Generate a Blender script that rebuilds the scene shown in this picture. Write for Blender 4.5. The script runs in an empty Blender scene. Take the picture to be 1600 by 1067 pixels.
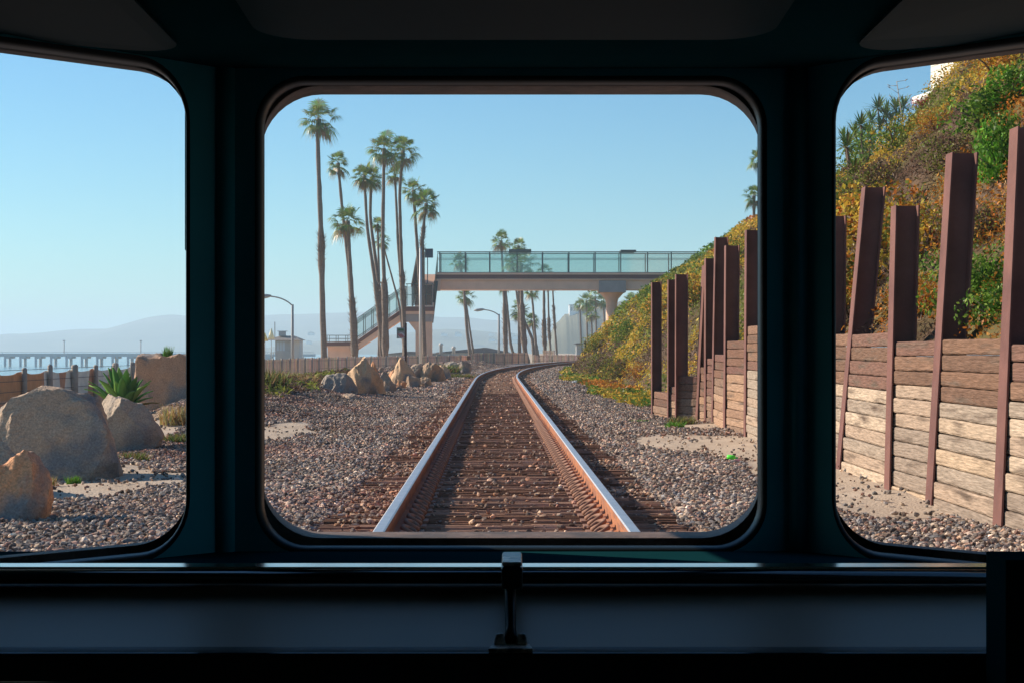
import bpy, bmesh, math, random
import numpy as np
from mathutils import Vector, Matrix, noise

random.seed(7); RNG = np.random.default_rng(7)
F = 2667.0; EYE = 1.25; HY = 544.0          # focal length in photo pixels, eye height, horizon row
sc = bpy.context.scene
col = sc.collection
R = math.radians

# ------------------------------------------------------------------ camera
cam = bpy.data.cameras.new('camera'); cam.lens = F/1600*36; cam.sensor_width = 36
cam.clip_start = 0.05; cam.clip_end = 20000; cam.shift_y = (HY-533.5)/1600
co = bpy.data.objects.new('camera', cam); co.location = (0, 0, EYE); co.rotation_euler = (R(90), 0, 0)
col.objects.link(co); sc.camera = co

# ------------------------------------------------------------------ world, sun, exposure
SUN_EL, SUN_AZ = 27.0, -68.0                 # azimuth from +Y, clockwise positive
w = bpy.data.worlds.new('World'); sc.world = w; w.use_nodes = True
nt = w.node_tree; bg = nt.nodes['Background']
sky = nt.nodes.new('ShaderNodeTexSky'); sky.sky_type = 'NISHITA'; sky.sun_disc = False
sky.sun_elevation = R(SUN_EL); sky.sun_rotation = R(SUN_AZ)
sky.air_density = 1.0; sky.dust_density = 0.3; sky.ozone_density = 4.0; sky.altitude = 0
hs = nt.nodes.new('ShaderNodeHueSaturation'); hs.inputs['Saturation'].default_value = 1.15; nt.links.new(sky.outputs[0], hs.inputs['Color'])
tn = nt.nodes.new('ShaderNodeMix'); tn.data_type = 'RGBA'; tn.blend_type = 'MULTIPLY'; tn.inputs[0].default_value = 1; tn.inputs[7].default_value = (.66, .95, .99, 1)
nt.links.new(hs.outputs[0], tn.inputs[6]); nt.links.new(tn.outputs[2], bg.inputs[0]); bg.inputs[1].default_value = 0.09
sl = bpy.data.lights.new('sun', 'SUN'); sl.energy = 4.9; sl.angle = R(0.53); sl.color = (1.0, 0.86, 0.70)
so = bpy.data.objects.new('sun', sl); col.objects.link(so)
S = Vector((math.sin(R(SUN_AZ))*math.cos(R(SUN_EL)), math.cos(R(SUN_AZ))*math.cos(R(SUN_EL)), math.sin(R(SUN_EL))))
so.rotation_euler = S.to_track_quat('Z', 'Y').to_euler(); so.location = (-30, 20, 30)
sc.view_settings.view_transform = 'Standard'; sc.view_settings.look = 'None'
sc.view_settings.exposure = 0.60; sc.view_settings.gamma = 1
sc.cycles.max_bounces = 8; sc.cycles.transparent_max_bounces = 24; sc.cycles.volume_bounces = 1
sc.cycles.use_denoising = True; sc.cycles.sample_clamp_indirect = 6

# ------------------------------------------------------------------ helpers
def P(px, py, d): return Vector(((px-800)*d/F, d, EYE+(HY-py)*d/F))
def W(px, d): return (px-800)*d/F
def Z(py, d): return EYE+(HY-py)*d/F
def tag(o, label=None, cat=None, group=None, kind=None):
    if label: o['label'] = label
    if cat: o['category'] = cat
    if group: o['group'] = group
    if kind: o['kind'] = kind
    return o
def empty(name, loc, label=None, cat=None, group=None):
    o = bpy.data.objects.new(name, None); o.empty_display_size = .2; o.location = loc; col.objects.link(o)
    return tag(o, label, cat, group)
def link(name, me, parent=None, mats=None):
    o = bpy.data.objects.new(name, me); col.objects.link(o)
    if mats:
        for m in (mats if isinstance(mats, (list, tuple)) else [mats]): me.materials.append(m)
    if parent:
        bpy.context.view_layer.update()
        o.parent = parent; o.matrix_parent_inverse = parent.matrix_world.inverted()
    return o
def np_mesh(name, V, Fc, colr=None, smooth=False):
    """V (n,3); Fc (m,k) all faces k-gons; colr (m,3) per-face colour"""
    me = bpy.data.meshes.new(name); V = np.asarray(V, dtype=np.float32); Fc = np.asarray(Fc, dtype=np.int32)
    m, k = Fc.shape
    me.vertices.add(len(V)); me.vertices.foreach_set('co', V.ravel())
    me.loops.add(m*k); me.loops.foreach_set('vertex_index', Fc.ravel())
    me.polygons.add(m); me.polygons.foreach_set('loop_start', np.arange(0, m*k, k, dtype=np.int32))
    try: me.polygons.foreach_set('loop_total', np.full(m, k, dtype=np.int32))
    except Exception: pass
    me.polygons.foreach_set('use_smooth', np.full(m, smooth, dtype=bool))
    if colr is not None:
        a = me.attributes.new('col', 'FLOAT_COLOR', 'FACE')
        c = np.ones((m, 4), dtype=np.float32); c[:, :3] = colr; a.data.foreach_set('color', c.ravel())
    me.update(calc_edges=True); me.validate()
    return me
class MB:
    """collects boxes, tubes and polygons for ONE mesh"""
    def __init__(s): s.v = []; s.f = []; s.c = []; s.sm = []
    def add(s, vs, fs, c=(1, 1, 1), sm=False):
        b = len(s.v); s.v += [tuple(v) for v in vs]
        for f in fs: s.f.append([b+i for i in f]); s.c.append(c); s.sm.append(sm)
    def box(s, lo, hi, c=(1, 1, 1), M=None):
        x0, y0, z0 = lo; x1, y1, z1 = hi
        vs = [Vector(p) for p in ((x0,y0,z0),(x1,y0,z0),(x1,y1,z0),(x0,y1,z0),(x0,y0,z1),(x1,y0,z1),(x1,y1,z1),(x0,y1,z1))]
        if M: vs = [M@v for v in vs]
        s.add(vs, [(3,2,1,0),(4,5,6,7),(0,1,5,4),(1,2,6,5),(2,3,7,6),(3,0,4,7)], c)
    def bar(s, a, b, w_, h_, c=(1, 1, 1)):
        a = Vector(a); b = Vector(b); d = (b-a); L = d.length; d.normalize()
        up = Vector((0, 0, 1)) if abs(d.z) < .9 else Vector((0, 1, 0))
        x = d.cross(up).normalized(); u = x.cross(d)
        vs = []
        for p in (a, b):
            for sx, su in ((-1,-1),(1,-1),(1,1),(-1,1)): vs.append(p+x*sx*w_/2+u*su*h_/2)
        s.add(vs, [(3,2,1,0),(4,5,6,7),(0,1,5,4),(1,2,6,5),(2,3,7,6),(3,0,4,7)], c)
    def tube(s, pts, rad, n=8, c=(1, 1, 1), cap=True, sm=True, jit=0):
        pts = [Vector(p) for p in pts]
        if not isinstance(rad, (list, tuple)): rad = [rad]*len(pts)
        vs = []; ref = None
        for i, p in enumerate(pts):
            t = (pts[min(i+1, len(pts)-1)]-pts[max(i-1, 0)]).normalized()
            if ref is None: ref = Vector((1, 0, 0)) if abs(t.x) < .9 else Vector((0, 1, 0))
            x = (ref-t*ref.dot(t)).normalized(); y = t.cross(x); ref = x
            for k in range(n):
                a = 2*math.pi*k/n; r = rad[i]*(1+(random.uniform(-jit, jit) if jit else 0))
                vs.append(p+x*math.cos(a)*r+y*math.sin(a)*r)
        fs = [(i*n+k, i*n+(k+1) % n, (i+1)*n+(k+1) % n, (i+1)*n+k) for i in range(len(pts)-1) for k in range(n)]
        b = len(s.v); s.add(vs, fs, c, sm)
        if cap:
            s.f.append([b+k for k in range(n)][::-1]); s.c.append(c); s.sm.append(False)
            s.f.append([b+(len(pts)-1)*n+k for k in range(n)]); s.c.append(c); s.sm.append(False)
    def prism(s, poly, d0, d1, axis='y', c=(1, 1, 1)):
        n = len(poly); vs = []
        for d in (d0, d1):
            for a, b_ in poly: vs.append((a, d, b_) if axis == 'y' else ((d, a, b_) if axis == 'x' else (a, b_, d)))
        s.add(vs, [tuple(range(n)), tuple(range(2*n-1, n-1, -1))]+[(i, i+n, (i+1) % n+n, (i+1) % n) for i in range(n)], c)
    def mesh(s, name):
        me = bpy.data.meshes.new(name); me.from_pydata(s.v, [], s.f)
        a = me.attributes.new('col', 'FLOAT_COLOR', 'FACE')
        a.data.foreach_set('color', np.array([[*c, 1] for c in s.c], dtype=np.float32).ravel())
        me.polygons.foreach_set('use_smooth', np.array(s.sm, dtype=bool))
        bm = bmesh.new(); bm.from_mesh(me); bmesh.ops.recalc_face_normals(bm, faces=bm.faces); bm.to_mesh(me); bm.free()
        me.update(); return me
    def build(s, name, mat, parent=None): return link(name, s.mesh(name), parent, mat)
def bevel(o, w_=.004, seg=2):
    m = o.modifiers.new('bevel', 'BEVEL'); m.width = w_; m.segments = seg; m.limit_method = 'ANGLE'; m.angle_limit = R(40)
    return o
def copy_tree(o, parent=None):
    c = o.copy(); col.objects.link(c)
    if parent: c.parent = parent
    for ch in [x for x in col.objects if x.parent == o]: copy_tree(ch, c)
    return c

# ------------------------------------------------------------------ materials
def mat(name, color=(.5, .5, .5), rough=.6, metal=0, spec=.5, use_col=False, noise_amt=0, nscale=5, nstretch=(1, 1, 1), bump=0, bscale=20,
        c2=None, c2scale=2.0, c2lo=.45, c2hi=.6):
    m = bpy.data.materials.new(name); m.use_nodes = True; N = m.node_tree.nodes; L = m.node_tree.links
    b = N['Principled BSDF']; b.inputs['Roughness'].default_value = rough; b.inputs['Metallic'].default_value = metal
    b.inputs['Specular IOR Level'].default_value = spec
    tc = N.new('ShaderNodeTexCoord'); mp = N.new('ShaderNodeMapping'); L.new(tc.outputs['Object'], mp.inputs[0]); mp.inputs['Scale'].default_value = nstretch
    if use_col:
        at = N.new('ShaderNodeAttribute'); at.attribute_name = 'col'; src = at.outputs['Color']
        mx0 = N.new('ShaderNodeMix'); mx0.data_type = 'RGBA'; mx0.blend_type = 'MULTIPLY'; mx0.inputs[0].default_value = 1
        L.new(src, mx0.inputs[6]); mx0.inputs[7].default_value = (*color, 1); src = mx0.outputs[2]
    else:
        rg = N.new('ShaderNodeRGB'); rg.outputs[0].default_value = (*color, 1); src = rg.outputs[0]
    if c2:
        n2 = N.new('ShaderNodeTexNoise'); n2.inputs['Scale'].default_value = c2scale; n2.inputs['Detail'].default_value = 6; L.new(mp.outputs[0], n2.inputs['Vector'])
        r2 = N.new('ShaderNodeMapRange'); r2.inputs[1].default_value = c2lo; r2.inputs[2].default_value = c2hi; L.new(n2.outputs[0], r2.inputs[0])
        m2 = N.new('ShaderNodeMix'); m2.data_type = 'RGBA'; L.new(r2.outputs[0], m2.inputs[0]); L.new(src, m2.inputs[6]); m2.inputs[7].default_value = (*c2, 1); src = m2.outputs[2]
    if noise_amt:
        nz = N.new('ShaderNodeTexNoise'); nz.inputs['Scale'].default_value = nscale; nz.inputs['Detail'].default_value = 8; nz.inputs['Roughness'].default_value = .65
        L.new(mp.outputs[0], nz.inputs['Vector'])
        mr = N.new('ShaderNodeMapRange'); mr.inputs[1].default_value = .25; mr.inputs[2].default_value = .75
        mr.inputs[3].default_value = 1-noise_amt; mr.inputs[4].default_value = 1+noise_amt; L.new(nz.outputs[0], mr.inputs[0])
        vm = N.new('ShaderNodeVectorMath'); vm.operation = 'SCALE'; L.new(src, vm.inputs[0]); L.new(mr.outputs[0], vm.inputs['Scale']); src = vm.outputs[0]
    L.new(src, b.inputs['Base Color'])
    if bump:
        nb = N.new('ShaderNodeTexNoise'); nb.inputs['Scale'].default_value = bscale; nb.inputs['Detail'].default_value = 8; L.new(mp.outputs[0], nb.inputs['Vector'])
        bp = N.new('ShaderNodeBump'); bp.inputs['Strength'].default_value = bump; bp.inputs['Distance'].default_value = .02
        L.new(nb.outputs[0], bp.inputs['Height']); L.new(bp.outputs[0], b.inputs['Normal'])
    return m
def leaf_mat(name, trans=.35, gloss=.04):
    m = bpy.data.materials.new(name); m.use_nodes = True; N = m.node_tree.nodes; L = m.node_tree.links
    N.remove(N['Principled BSDF']); out = N['Material Output']
    at = N.new('ShaderNodeAttribute'); at.attribute_name = 'col'
    d = N.new('ShaderNodeBsdfDiffuse'); t = N.new('ShaderNodeBsdfTranslucent'); g = N.new('ShaderNodeBsdfGlossy'); g.inputs['Roughness'].default_value = .4
    L.new(at.outputs['Color'], d.inputs[0]); L.new(at.outputs['Color'], t.inputs[0])
    m1 = N.new('ShaderNodeMixShader'); m1.inputs[0].default_value = trans; L.new(d.outputs[0], m1.inputs[1]); L.new(t.outputs[0], m1.inputs[2])
    m2 = N.new('ShaderNodeMixShader'); m2.inputs[0].default_value = gloss; L.new(m1.outputs[0], m2.inputs[1]); L.new(g.outputs[0], m2.inputs[2])
    L.new(m2.outputs[0], out.inputs[0]); return m
def glass_mat(name, tint, cover, gloss=.12):
    m = bpy.data.materials.new(name); m.use_nodes = True; N = m.node_tree.nodes; L = m.node_tree.links
    N.remove(N['Principled BSDF']); out = N['Material Output']
    t = N.new('ShaderNodeBsdfTransparent'); t.inputs[0].default_value = (.90, .95, .94, 1)
    d = N.new('ShaderNodeBsdfDiffuse'); d.inputs[0].default_value = (*tint, 1)
    g = N.new('ShaderNodeBsdfGlossy'); g.inputs['Roughness'].default_value = .05
    m1 = N.new('ShaderNodeMixShader'); m1.inputs[0].default_value = cover; L.new(t.outputs[0], m1.inputs[1]); L.new(d.outputs[0], m1.inputs[2])
    m2 = N.new('ShaderNodeMixShader'); m2.inputs[0].default_value = gloss; L.new(m1.outputs[0], m2.inputs[1]); L.new(g.outputs[0], m2.inputs[2])
    L.new(m2.outputs[0], out.inputs[0]); return m

M_leaf = leaf_mat('leaf', .35, .012); M_palmleaf = leaf_mat('palm_leaf', .25, .06)
M_col = mat('painted', (1, 1, 1), .7, use_col=True, noise_amt=.15, nscale=2)

# ------------------------------------------------------------------ ground shape
def xc(y):            # centre line of the track
    return .07-.0101*y+(max(0., y-60.)**2)/1000.
def xcn(y): return .07-.0101*y+np.maximum(0, y-60.)**2/1000.
def fbm(x, y, s, seed=0.0, oct_=3):
    a = 0; amp = 1; f = 1/s
    for _ in range(oct_):
        a += amp*noise.noise(Vector((x*f+seed, y*f-seed*1.7, seed*.37))); amp *= .5; f *= 2.03
    return a
def gz(x, y):
    xs = -90+max(0., y-450)*.35
    s = x-xs; t = min(1., max(0., s/78.))
    z = -6+5.65*t**.6 if t > 0 else -6-min(3., -s*.01)
    r = x-xc(min(y, 220))
    if r > -7.5 and y < 260:
        k = min(1., max(0., (r+7.5)/3.5)); k = k*k*(3-2*k)
        z = z*(1-k)
    # low bank between track and fence on the left
    b = math.exp(-((r+5.4)/1.6)**2)*(1 if 32 < y < 118 else math.exp(-((y-(32 if y < 32 else 118))/6)**2))
    z += .46*b
    if y < 300 and not (-2.2 < r < 2.2): z += .05*fbm(x, y, 1.3, 3)*min(1, (abs(r)-2.2))
    if y < 330: z -= .065*min(1, max(0, (1.95-abs(r))/.45))
    return z
def axis(lo, hi, fine_lo, fine_hi, step, grow=1.25):
    a = list(np.arange(fine_lo, fine_hi+1e-6, step)); s = step; v = fine_hi
    while v < hi: s *= grow; v += s; a.append(min(v, hi))
    s = step; v = fine_lo
    while v > lo: s *= grow; v -= s; a.insert(0, max(v, lo))
    return a
# ground masks: sand / pale dirt patches (world space ellipses x, y, rx, ry)
SAND = [(2.75, 22.3, 1.15, 2.6), (3.1, 27.0, .9, 1.2), (2.95, 14.9, .55, 2.6), (-3.85, 15.8, .85, 1.9), (-3.5, 25.0, .55, 2.3), (3.05, 18.5, .6, 3.5), (-5.6, 24, .8, 3),(2.6,19.6,.35,.5)]
def sandmask(x, y):
    m = 0
    for cx, cy, rx, ry in SAND:
        q = 1.15-math.hypot((x-cx)/rx, (y-cy)/ry)+.35*fbm(x, y*.6, .8, 9)
        m = max(m, min(1, max(0, q*5)))
    r = x-xc(min(y, 220))
    m = max(m, min(1, max(0, (-r-6.0+.8*fbm(x, y*.5, 3, 4))*1.0)))
    return m
def greenmask(x, y):
    r = x-xc(min(y, 220))
    if r > 1.9 and 33 < y < 170: return min(1, max(0, (r-2.45+.5*fbm(x, y*.3, 1.5, 6))*4))*min(1, (y-33)/3)
    return 0
xs = axis(-5000, 5000, -13, 8, .28, 1.22); ys = axis(-60, 7500, 6, 60, .28, 1.06)
NX, NY = len(xs), len(ys)
V = []; A1 = []; A2 = []
for y in ys:
    for x in xs:
        V.append((x, y, gz(x, y))); A1.append(sandmask(x, y) if y < 600 else 1); A2.append(greenmask(x, y))
ii, jj = np.meshgrid(np.arange(NX-1), np.arange(NY-1)); q0 = (jj*NX+ii).ravel()
me = np_mesh('ground', V, np.stack([q0, q0+1, q0+NX+1, q0+NX], 1), smooth=True)
for nm, arr in (('sand', A1), ('green', A2)):
    a = me.attributes.new(nm, 'FLOAT', 'POINT'); a.data.foreach_set('value', np.array(arr, dtype=np.float32))
def ground_mat():
    m = bpy.data.materials.new('ground'); m.use_nodes = True; N = m.node_tree.nodes; L = m.node_tree.links; b = N['Principled BSDF']
    b.inputs['Roughness'].default_value = .95; b.inputs['Specular IOR Level'].default_value = .15
    tc = N.new('ShaderNodeTexCoord')
    vo = N.new('ShaderNodeTexVoronoi'); vo.inputs['Scale'].default_value = 13; L.new(tc.outputs['Object'], vo.inputs['Vector'])
    sp = N.new('ShaderNodeSeparateColor'); L.new(vo.outputs['Color'], sp.inputs[0])
    cr = N.new('ShaderNodeValToRGB'); L.new(sp.outputs[0], cr.inputs[0])
    e = cr.color_ramp.elements; e[0].color = (.15, .13, .12, 1); e[1].color = (.55, .50, .44, 1)
    for p_, c_ in ((.3, (.24, .20, .19, 1)), (.55, (.32, .25, .22, 1)), (.75, (.27, .27, .28, 1))):
        x = e.new(p_); x.color = c_
    def nz(scale, det=6):
        n = N.new('ShaderNodeTexNoise'); n.inputs['Scale'].default_value = scale; n.inputs['Detail'].default_value = det; L.new(tc.outputs['Object'], n.inputs['Vector']); return n
    n1 = nz(1.2); r1 = N.new('ShaderNodeValToRGB'); L.new(n1.outputs[0], r1.inputs[0])
    r1.color_ramp.elements[0].position = .3; r1.color_ramp.elements[1].position = .7
    r1.color_ramp.elements[0].color = (.44, .34, .25, 1); r1.color_ramp.elements[1].color = (.56, .45, .34, 1)
    a1 = N.new('ShaderNodeAttribute'); a1.attribute_name = 'sand'; a2 = N.new('ShaderNodeAttribute'); a2.attribute_name = 'green'
    m1 = N.new('ShaderNodeMix'); m1.data_type = 'RGBA'; L.new(a1.outputs['Fac'], m1.inputs[0]); L.new(cr.outputs[0], m1.inputs[6]); L.new(r1.outputs[0], m1.inputs[7])
    n2 = nz(2.5); r2 = N.new('ShaderNodeValToRGB'); L.new(n2.outputs[0], r2.inputs[0])
    r2.color_ramp.elements[0].color = (.10, .09, .03, 1); r2.color_ramp.elements[1].color = (.22, .13, .05, 1)
    m2 = N.new('ShaderNodeMix'); m2.data_type = 'RGBA'; L.new(a2.outputs['Fac'], m2.inputs[0]); L.new(m1.outputs[2], m2.inputs[6]); L.new(r2.outputs[0], m2.inputs[7])
    L.new(m2.outputs[2], b.inputs['Base Color'])
    n3 = nz(45, 4); bp = N.new('ShaderNodeBump'); bp.inputs['Strength'].default_value = .5; bp.inputs['Distance'].default_value = .03
    L.new(n3.outputs[0], bp.inputs['Height']); L.new(bp.outputs[0], b.inputs['Normal'])
    return m
tag(link('ground', me, None, ground_mat()), 'gravel and pale sand ground along the coast', kind='structure')

# sea
m = bpy.data.materials.new('sea'); m.use_nodes = True; N = m.node_tree.nodes; L = m.node_tree.links; b = N['Principled BSDF']
b.inputs['Base Color'].default_value = (.10, .22, .27, 1); b.inputs['Roughness'].default_value = .12
tc = N.new('ShaderNodeTexCoord'); mp = N.new('ShaderNodeMapping'); mp.inputs['Scale'].default_value = (.02, .06, 1); L.new(tc.outputs['Object'], mp.inputs[0])
nz_ = N.new('ShaderNodeTexNoise'); nz_.inputs['Scale'].default_value = 4; nz_.inputs['Detail'].default_value = 8; L.new(mp.outputs[0], nz_.inputs['Vector'])
bp = N.new('ShaderNodeBump'); bp.inputs['Strength'].default_value = .6; bp.inputs['Distance'].default_value = 1.0; L.new(nz_.outputs[0], bp.inputs['Height']); L.new(bp.outputs[0], b.inputs['Normal'])
me = np_mesh('sea', [(-5000, -60, -5), (5000, -60, -5), (5000, 7500, -5), (-5000, 7500, -5)], [(0, 1, 2, 3)])
tag(link('sea', me, None, m), 'calm pale blue sea beyond the beach', kind='structure')

# ------------------------------------------------------------------ far hills
M_hill = mat('far_hill', (.13, .13, .09), .95, noise_amt=.5, nscale=.01, bump=0)
def ridge(name, pts, d, depth, seed, label, rough=5, trees=0):
    """pts: (px, py) of the skyline seen at distance d; a real ridge with front and back slopes"""
    x0, x1 = pts[0][0], pts[-1][0]; n = 260; rows = 9; V = []
    for i in range(n+1):
        px = x0+(x1-x0)*i/n
        for (a, b_) in zip(pts, pts[1:]):
            if a[0] <= px <= b_[0]: py = a[1]+(b_[1]-a[1])*(px-a[0])/(b_[0]-a[0]); break
        if name == 'coastal_bluff': py += 5*fbm(px, 3, 14, seed)
        h = Z(py, d)+6
        for j in range(rows):
            t = j/(rows-1); prof = math.sin(math.pi*min(1, t*1.0))**.75 if t < 1 else 0
            yy = d+depth*(t-.5)*2
            hh = h*prof*(1+.18*fbm(W(px, d), yy, d/14, seed)*(1-abs(t-.5)*0 if t != .5 else .0))
            if t == .5: hh = h+trees*max(0, fbm(px*1.0, 0, 3.5, seed))*d/F*3
            V.append((W(px, d)*(1+(yy-d)/d*.25), yy, -6+hh))
    a, b_ = np.meshgrid(np.arange(n), np.arange(rows-1)); q = (a*rows+b_).ravel()
    return tag(link(name, np_mesh(name, V, np.stack([q, q+rows, q+rows+1, q+1], 1), smooth=True), None, M_hill), label, kind='structure')
ridge('far_headland', [(-900, 535), (-300, 527), (0, 523), (120, 518), (190, 516), (250, 503), (290, 497), (420, 493), (560, 488), (640, 491), (700, 497), (800, 503), (1000, 512), (1500, 530)],
      3600, 700, 2.2, 'long hazy headland across the bay', trees=.55)
ridge('near_headland', [(250, 556), (400, 545), (520, 530), (660, 520), (700, 517), (760, 519), (830, 524), (950, 530), (1300, 545)],
      2200, 400, 5.1, 'lower hazy slope with scattered houses', trees=.5)
ridge('coastal_bluff', [(846, 560), (853, 540), (861, 520), (868, 506), (880, 495), (890, 489), (903, 486), (930, 478), (990, 472), (1200, 470)],
      900, 60, 8.3, 'pale eroded bluff beyond the footbridge', trees=.5)

# ------------------------------------------------------------------ haze
m = bpy.data.materials.new('haze'); m.use_nodes = True; N = m.node_tree.nodes; L = m.node_tree.links
N.remove(N['Principled BSDF']); pv = N.new('ShaderNodeVolumePrincipled'); pv.inputs['Color'].default_value = (.67, .87, 1.0, 1)
pv.inputs['Density'].default_value = .00044; pv.inputs['Anisotropy'].default_value = .15
L.new(pv.outputs[0], N['Material Output'].inputs['Volume'])
mb = MB(); mb.box((-5100, -70, -11), (5100, 7600, 92)); h = mb.build('haze', m); tag(h, 'thin sea haze over the coast', kind='stuff')

# ------------------------------------------------------------------ railway track
M_rust = mat('rail_side', (.40, .15, .06), .8, noise_amt=.35, nscale=6, c2=(.25, .10, .055), c2scale=3, bump=.3, bscale=60)
M_top = mat('rail_top', (.80, .72, .66), .42, metal=1, noise_amt=.15, nscale=8)
track = empty('railway_track', (xc(12), 12, 0), 'single railway track with rusty rails curving right under the footbridge', 'railway track')
def rail(off):
    prof = [(-.036, .17), (-.036, .135), (-.010, .120), (-.008, .035), (-.07, .018), (-.07, .004), (.07, .004), (.07, .018), (.008, .035), (.010, .120), (.036, .135), (.036, .17), (.028, .177), (-.028, .177)]
    yy = list(np.arange(5, 60, 2.5))+list(np.arange(60, 330, 2.0)); V = []; n = len(prof)
    for y in yy:
        dx = (xc(y+.5)-xc(y-.5)); nrm = Vector((1, -dx, 0)).normalized(); c = Vector((xc(y), y, 0))+nrm*off
        for a, z in prof: V.append(c+nrm*a+Vector((0, 0, z)))
    fs = [(i*n+k, i*n+(k+1) % n, (i+1)*n+(k+1) % n, (i+1)*n+k) for i in range(len(yy)-1) for k in range(n)]
    me = np_mesh('rail', V, fs)
    bm = bmesh.new(); bm.from_mesh(me); bmesh.ops.recalc_face_normals(bm, faces=bm.faces); bm.to_mesh(me); bm.free()
    mi = np.array([1 if (k % n) in (11, 12, 13) else 0 for k in range(len(fs))], dtype=np.int32)
    o = link('rail', me, track, [M_rust, M_top]); me.polygons.foreach_set('material_index', mi); me.update()
rail(-.755); rail(.755)
# sleepers: split, weathered timber
M_tie = mat('sleeper_wood', (1.55, 1.55, 1.55), .95, use_col=True, noise_amt=.55, nscale=9, nstretch=(1, 14, 4), bump=.8, bscale=12, spec=.0)
def sleeper_geo(mb, rnd):
    L_ = 1.28; strips = 7; segs = 12; wd = .25
    base = rnd.choice([(.165, .092, .062), (.20, .115, .08), (.13, .075, .052), (.24, .145, .105)])
    V = []; offs = [rnd.uniform(-.020, .012) for _ in range(strips)]
    edges = [-wd/2+wd*i/strips for i in range(strips+1)]
    for k in range(strips):
        x = -L_
        for s_ in range(segs):
            x2 = x+2*L_/segs; o = offs[k]+rnd.uniform(-.006, .006)
            if rnd.random() < .06: o -= .03
            k_ = rnd.uniform(.7, 1.35); c = tuple(v*k_ for v in base)
            mb.box((x, edges[k]+.002, -.12), (x2, edges[k+1]-rnd.uniform(.002, .006), o-.002), c); x = x2
ties = []
protos = []
for k in range(6):
    mb = MB(); sleeper_geo(mb, random.Random(k+40)); protos.append(mb.mesh('sleeper'))
TS = .38; y = 9.3; i = 0; far = MB(); farclip = MB()
M_clip = mat('clip_iron', (.27, .135, .085), .85, noise_amt=.3, nscale=20)
def clip_mesh(s):
    mb = MB()
    for q in (0,):
        pts = [Vector((s*(-.052+.046*math.cos(a)), q+.10*math.sin(a), .03+.050*max(0, math.cos(a*.6)))) for a in np.linspace(-2.6, 2.6, 12)]
        mb.tube(pts, .017, 7)
    mb.box((-.13 if s > 0 else 0, -.09, .0), (0 if s > 0 else .13, .09, .014))
    return mb.mesh('rail_clip')
# clips sit on the inner side of each rail foot
cm = {-1: clip_mesh(-1), 1: clip_mesh(1)}
for m_ in cm.values(): m_.materials.append(M_clip)
for m_ in protos: m_.materials.append(M_tie)
nclip = 0
while y < 200:
    dx = xc(y+.5)-xc(y-.5); ang = -math.atan(dx); rnd = random.Random(i)
    loc = Vector((xc(y)+rnd.uniform(-.05, .05), y+rnd.uniform(-.02, .02), 0))
    if i < 100:
        o = bpy.data.objects.new('sleeper', protos[i % 6]); col.objects.link(o); o.parent = track; o.matrix_parent_inverse = Matrix.Translation(track.location).inverted()
        o.location = loc; o.rotation_euler = (0, 0, ang+rnd.uniform(-.01, .01)+(math.pi if rnd.random() < .5 else 0))
    else:
        c = rnd.choice([(.21, .125, .085), (.25, .155, .11), (.16, .098, .07)])
        far.box((-1.28, -.12, -.12), (1.28, .12, rnd.uniform(-.01, .005)), c, Matrix.Translation(loc)@Matrix.Rotation(ang, 4, 'Z'))
    for sgn in (-1, 1):
        Mx = Matrix.Translation((xc(y)+sgn*(.755-.075), y, 0))@Matrix.Rotation(ang, 4, 'Z')
        if i < 50:
            o = bpy.data.objects.new('rail_clip', cm[sgn]); col.objects.link(o); o.parent = track; o.matrix_parent_inverse = Matrix.Translation(track.location).inverted(); o.matrix_basis = Mx
        elif i < 260:
            farclip.tube([Mx@Vector((sgn*(-.052+.046*math.cos(a)), .10*math.sin(a), .03+.050*max(0, math.cos(a*.6)))) for a in np.linspace(-2.6, 2.6, 6)], .017, 4, cap=False)
    i += 1; y += TS
o = far.build('far_sleepers', M_tie, track); o['kind'] = 'stuff'
o = farclip.build('far_rail_clips', M_clip, track); o['kind'] = 'stuff'

# ------------------------------------------------------------------ ballast stones
ico = np.array([(0, 0, 1)]+[(math.cos(a)*.894, math.sin(a)*.894, .447) for a in np.arange(5)*2*math.pi/5]+[(math.cos(a)*.894, math.sin(a)*.894, -.447) for a in (np.arange(5)+.5)*2*math.pi/5]+[(0, 0, -1)])
icof = np.array([(0, 1+i, 1+(i+1) % 5) for i in range(5)]+[(1+i, 6+i, 1+(i+1) % 5) for i in range(5)]+[(1+(i+1) % 5, 6+i, 6+(i+1) % 5) for i in range(5)]+[(11, 6+(i+1) % 5, 6+i) for i in range(5)])
octv = np.array([(1, 0, 0), (-1, 0, 0), (0, 1, 0), (0, -1, 0), (0, 0, 1), (0, 0, -1)], dtype=float)
octf = np.array([(0, 2, 4), (2, 1, 4), (1, 3, 4), (3, 0, 4), (2, 0, 5), (1, 2, 5), (3, 1, 5), (0, 3, 5)])
M_stone = mat('ballast', (1, 1, 1), .92, use_col=True, noise_amt=.25, nscale=60, spec=.04)
gzv = np.vectorize(gz); sandv = np.vectorize(sandmask); greenv = np.vectorize(greenmask)
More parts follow.
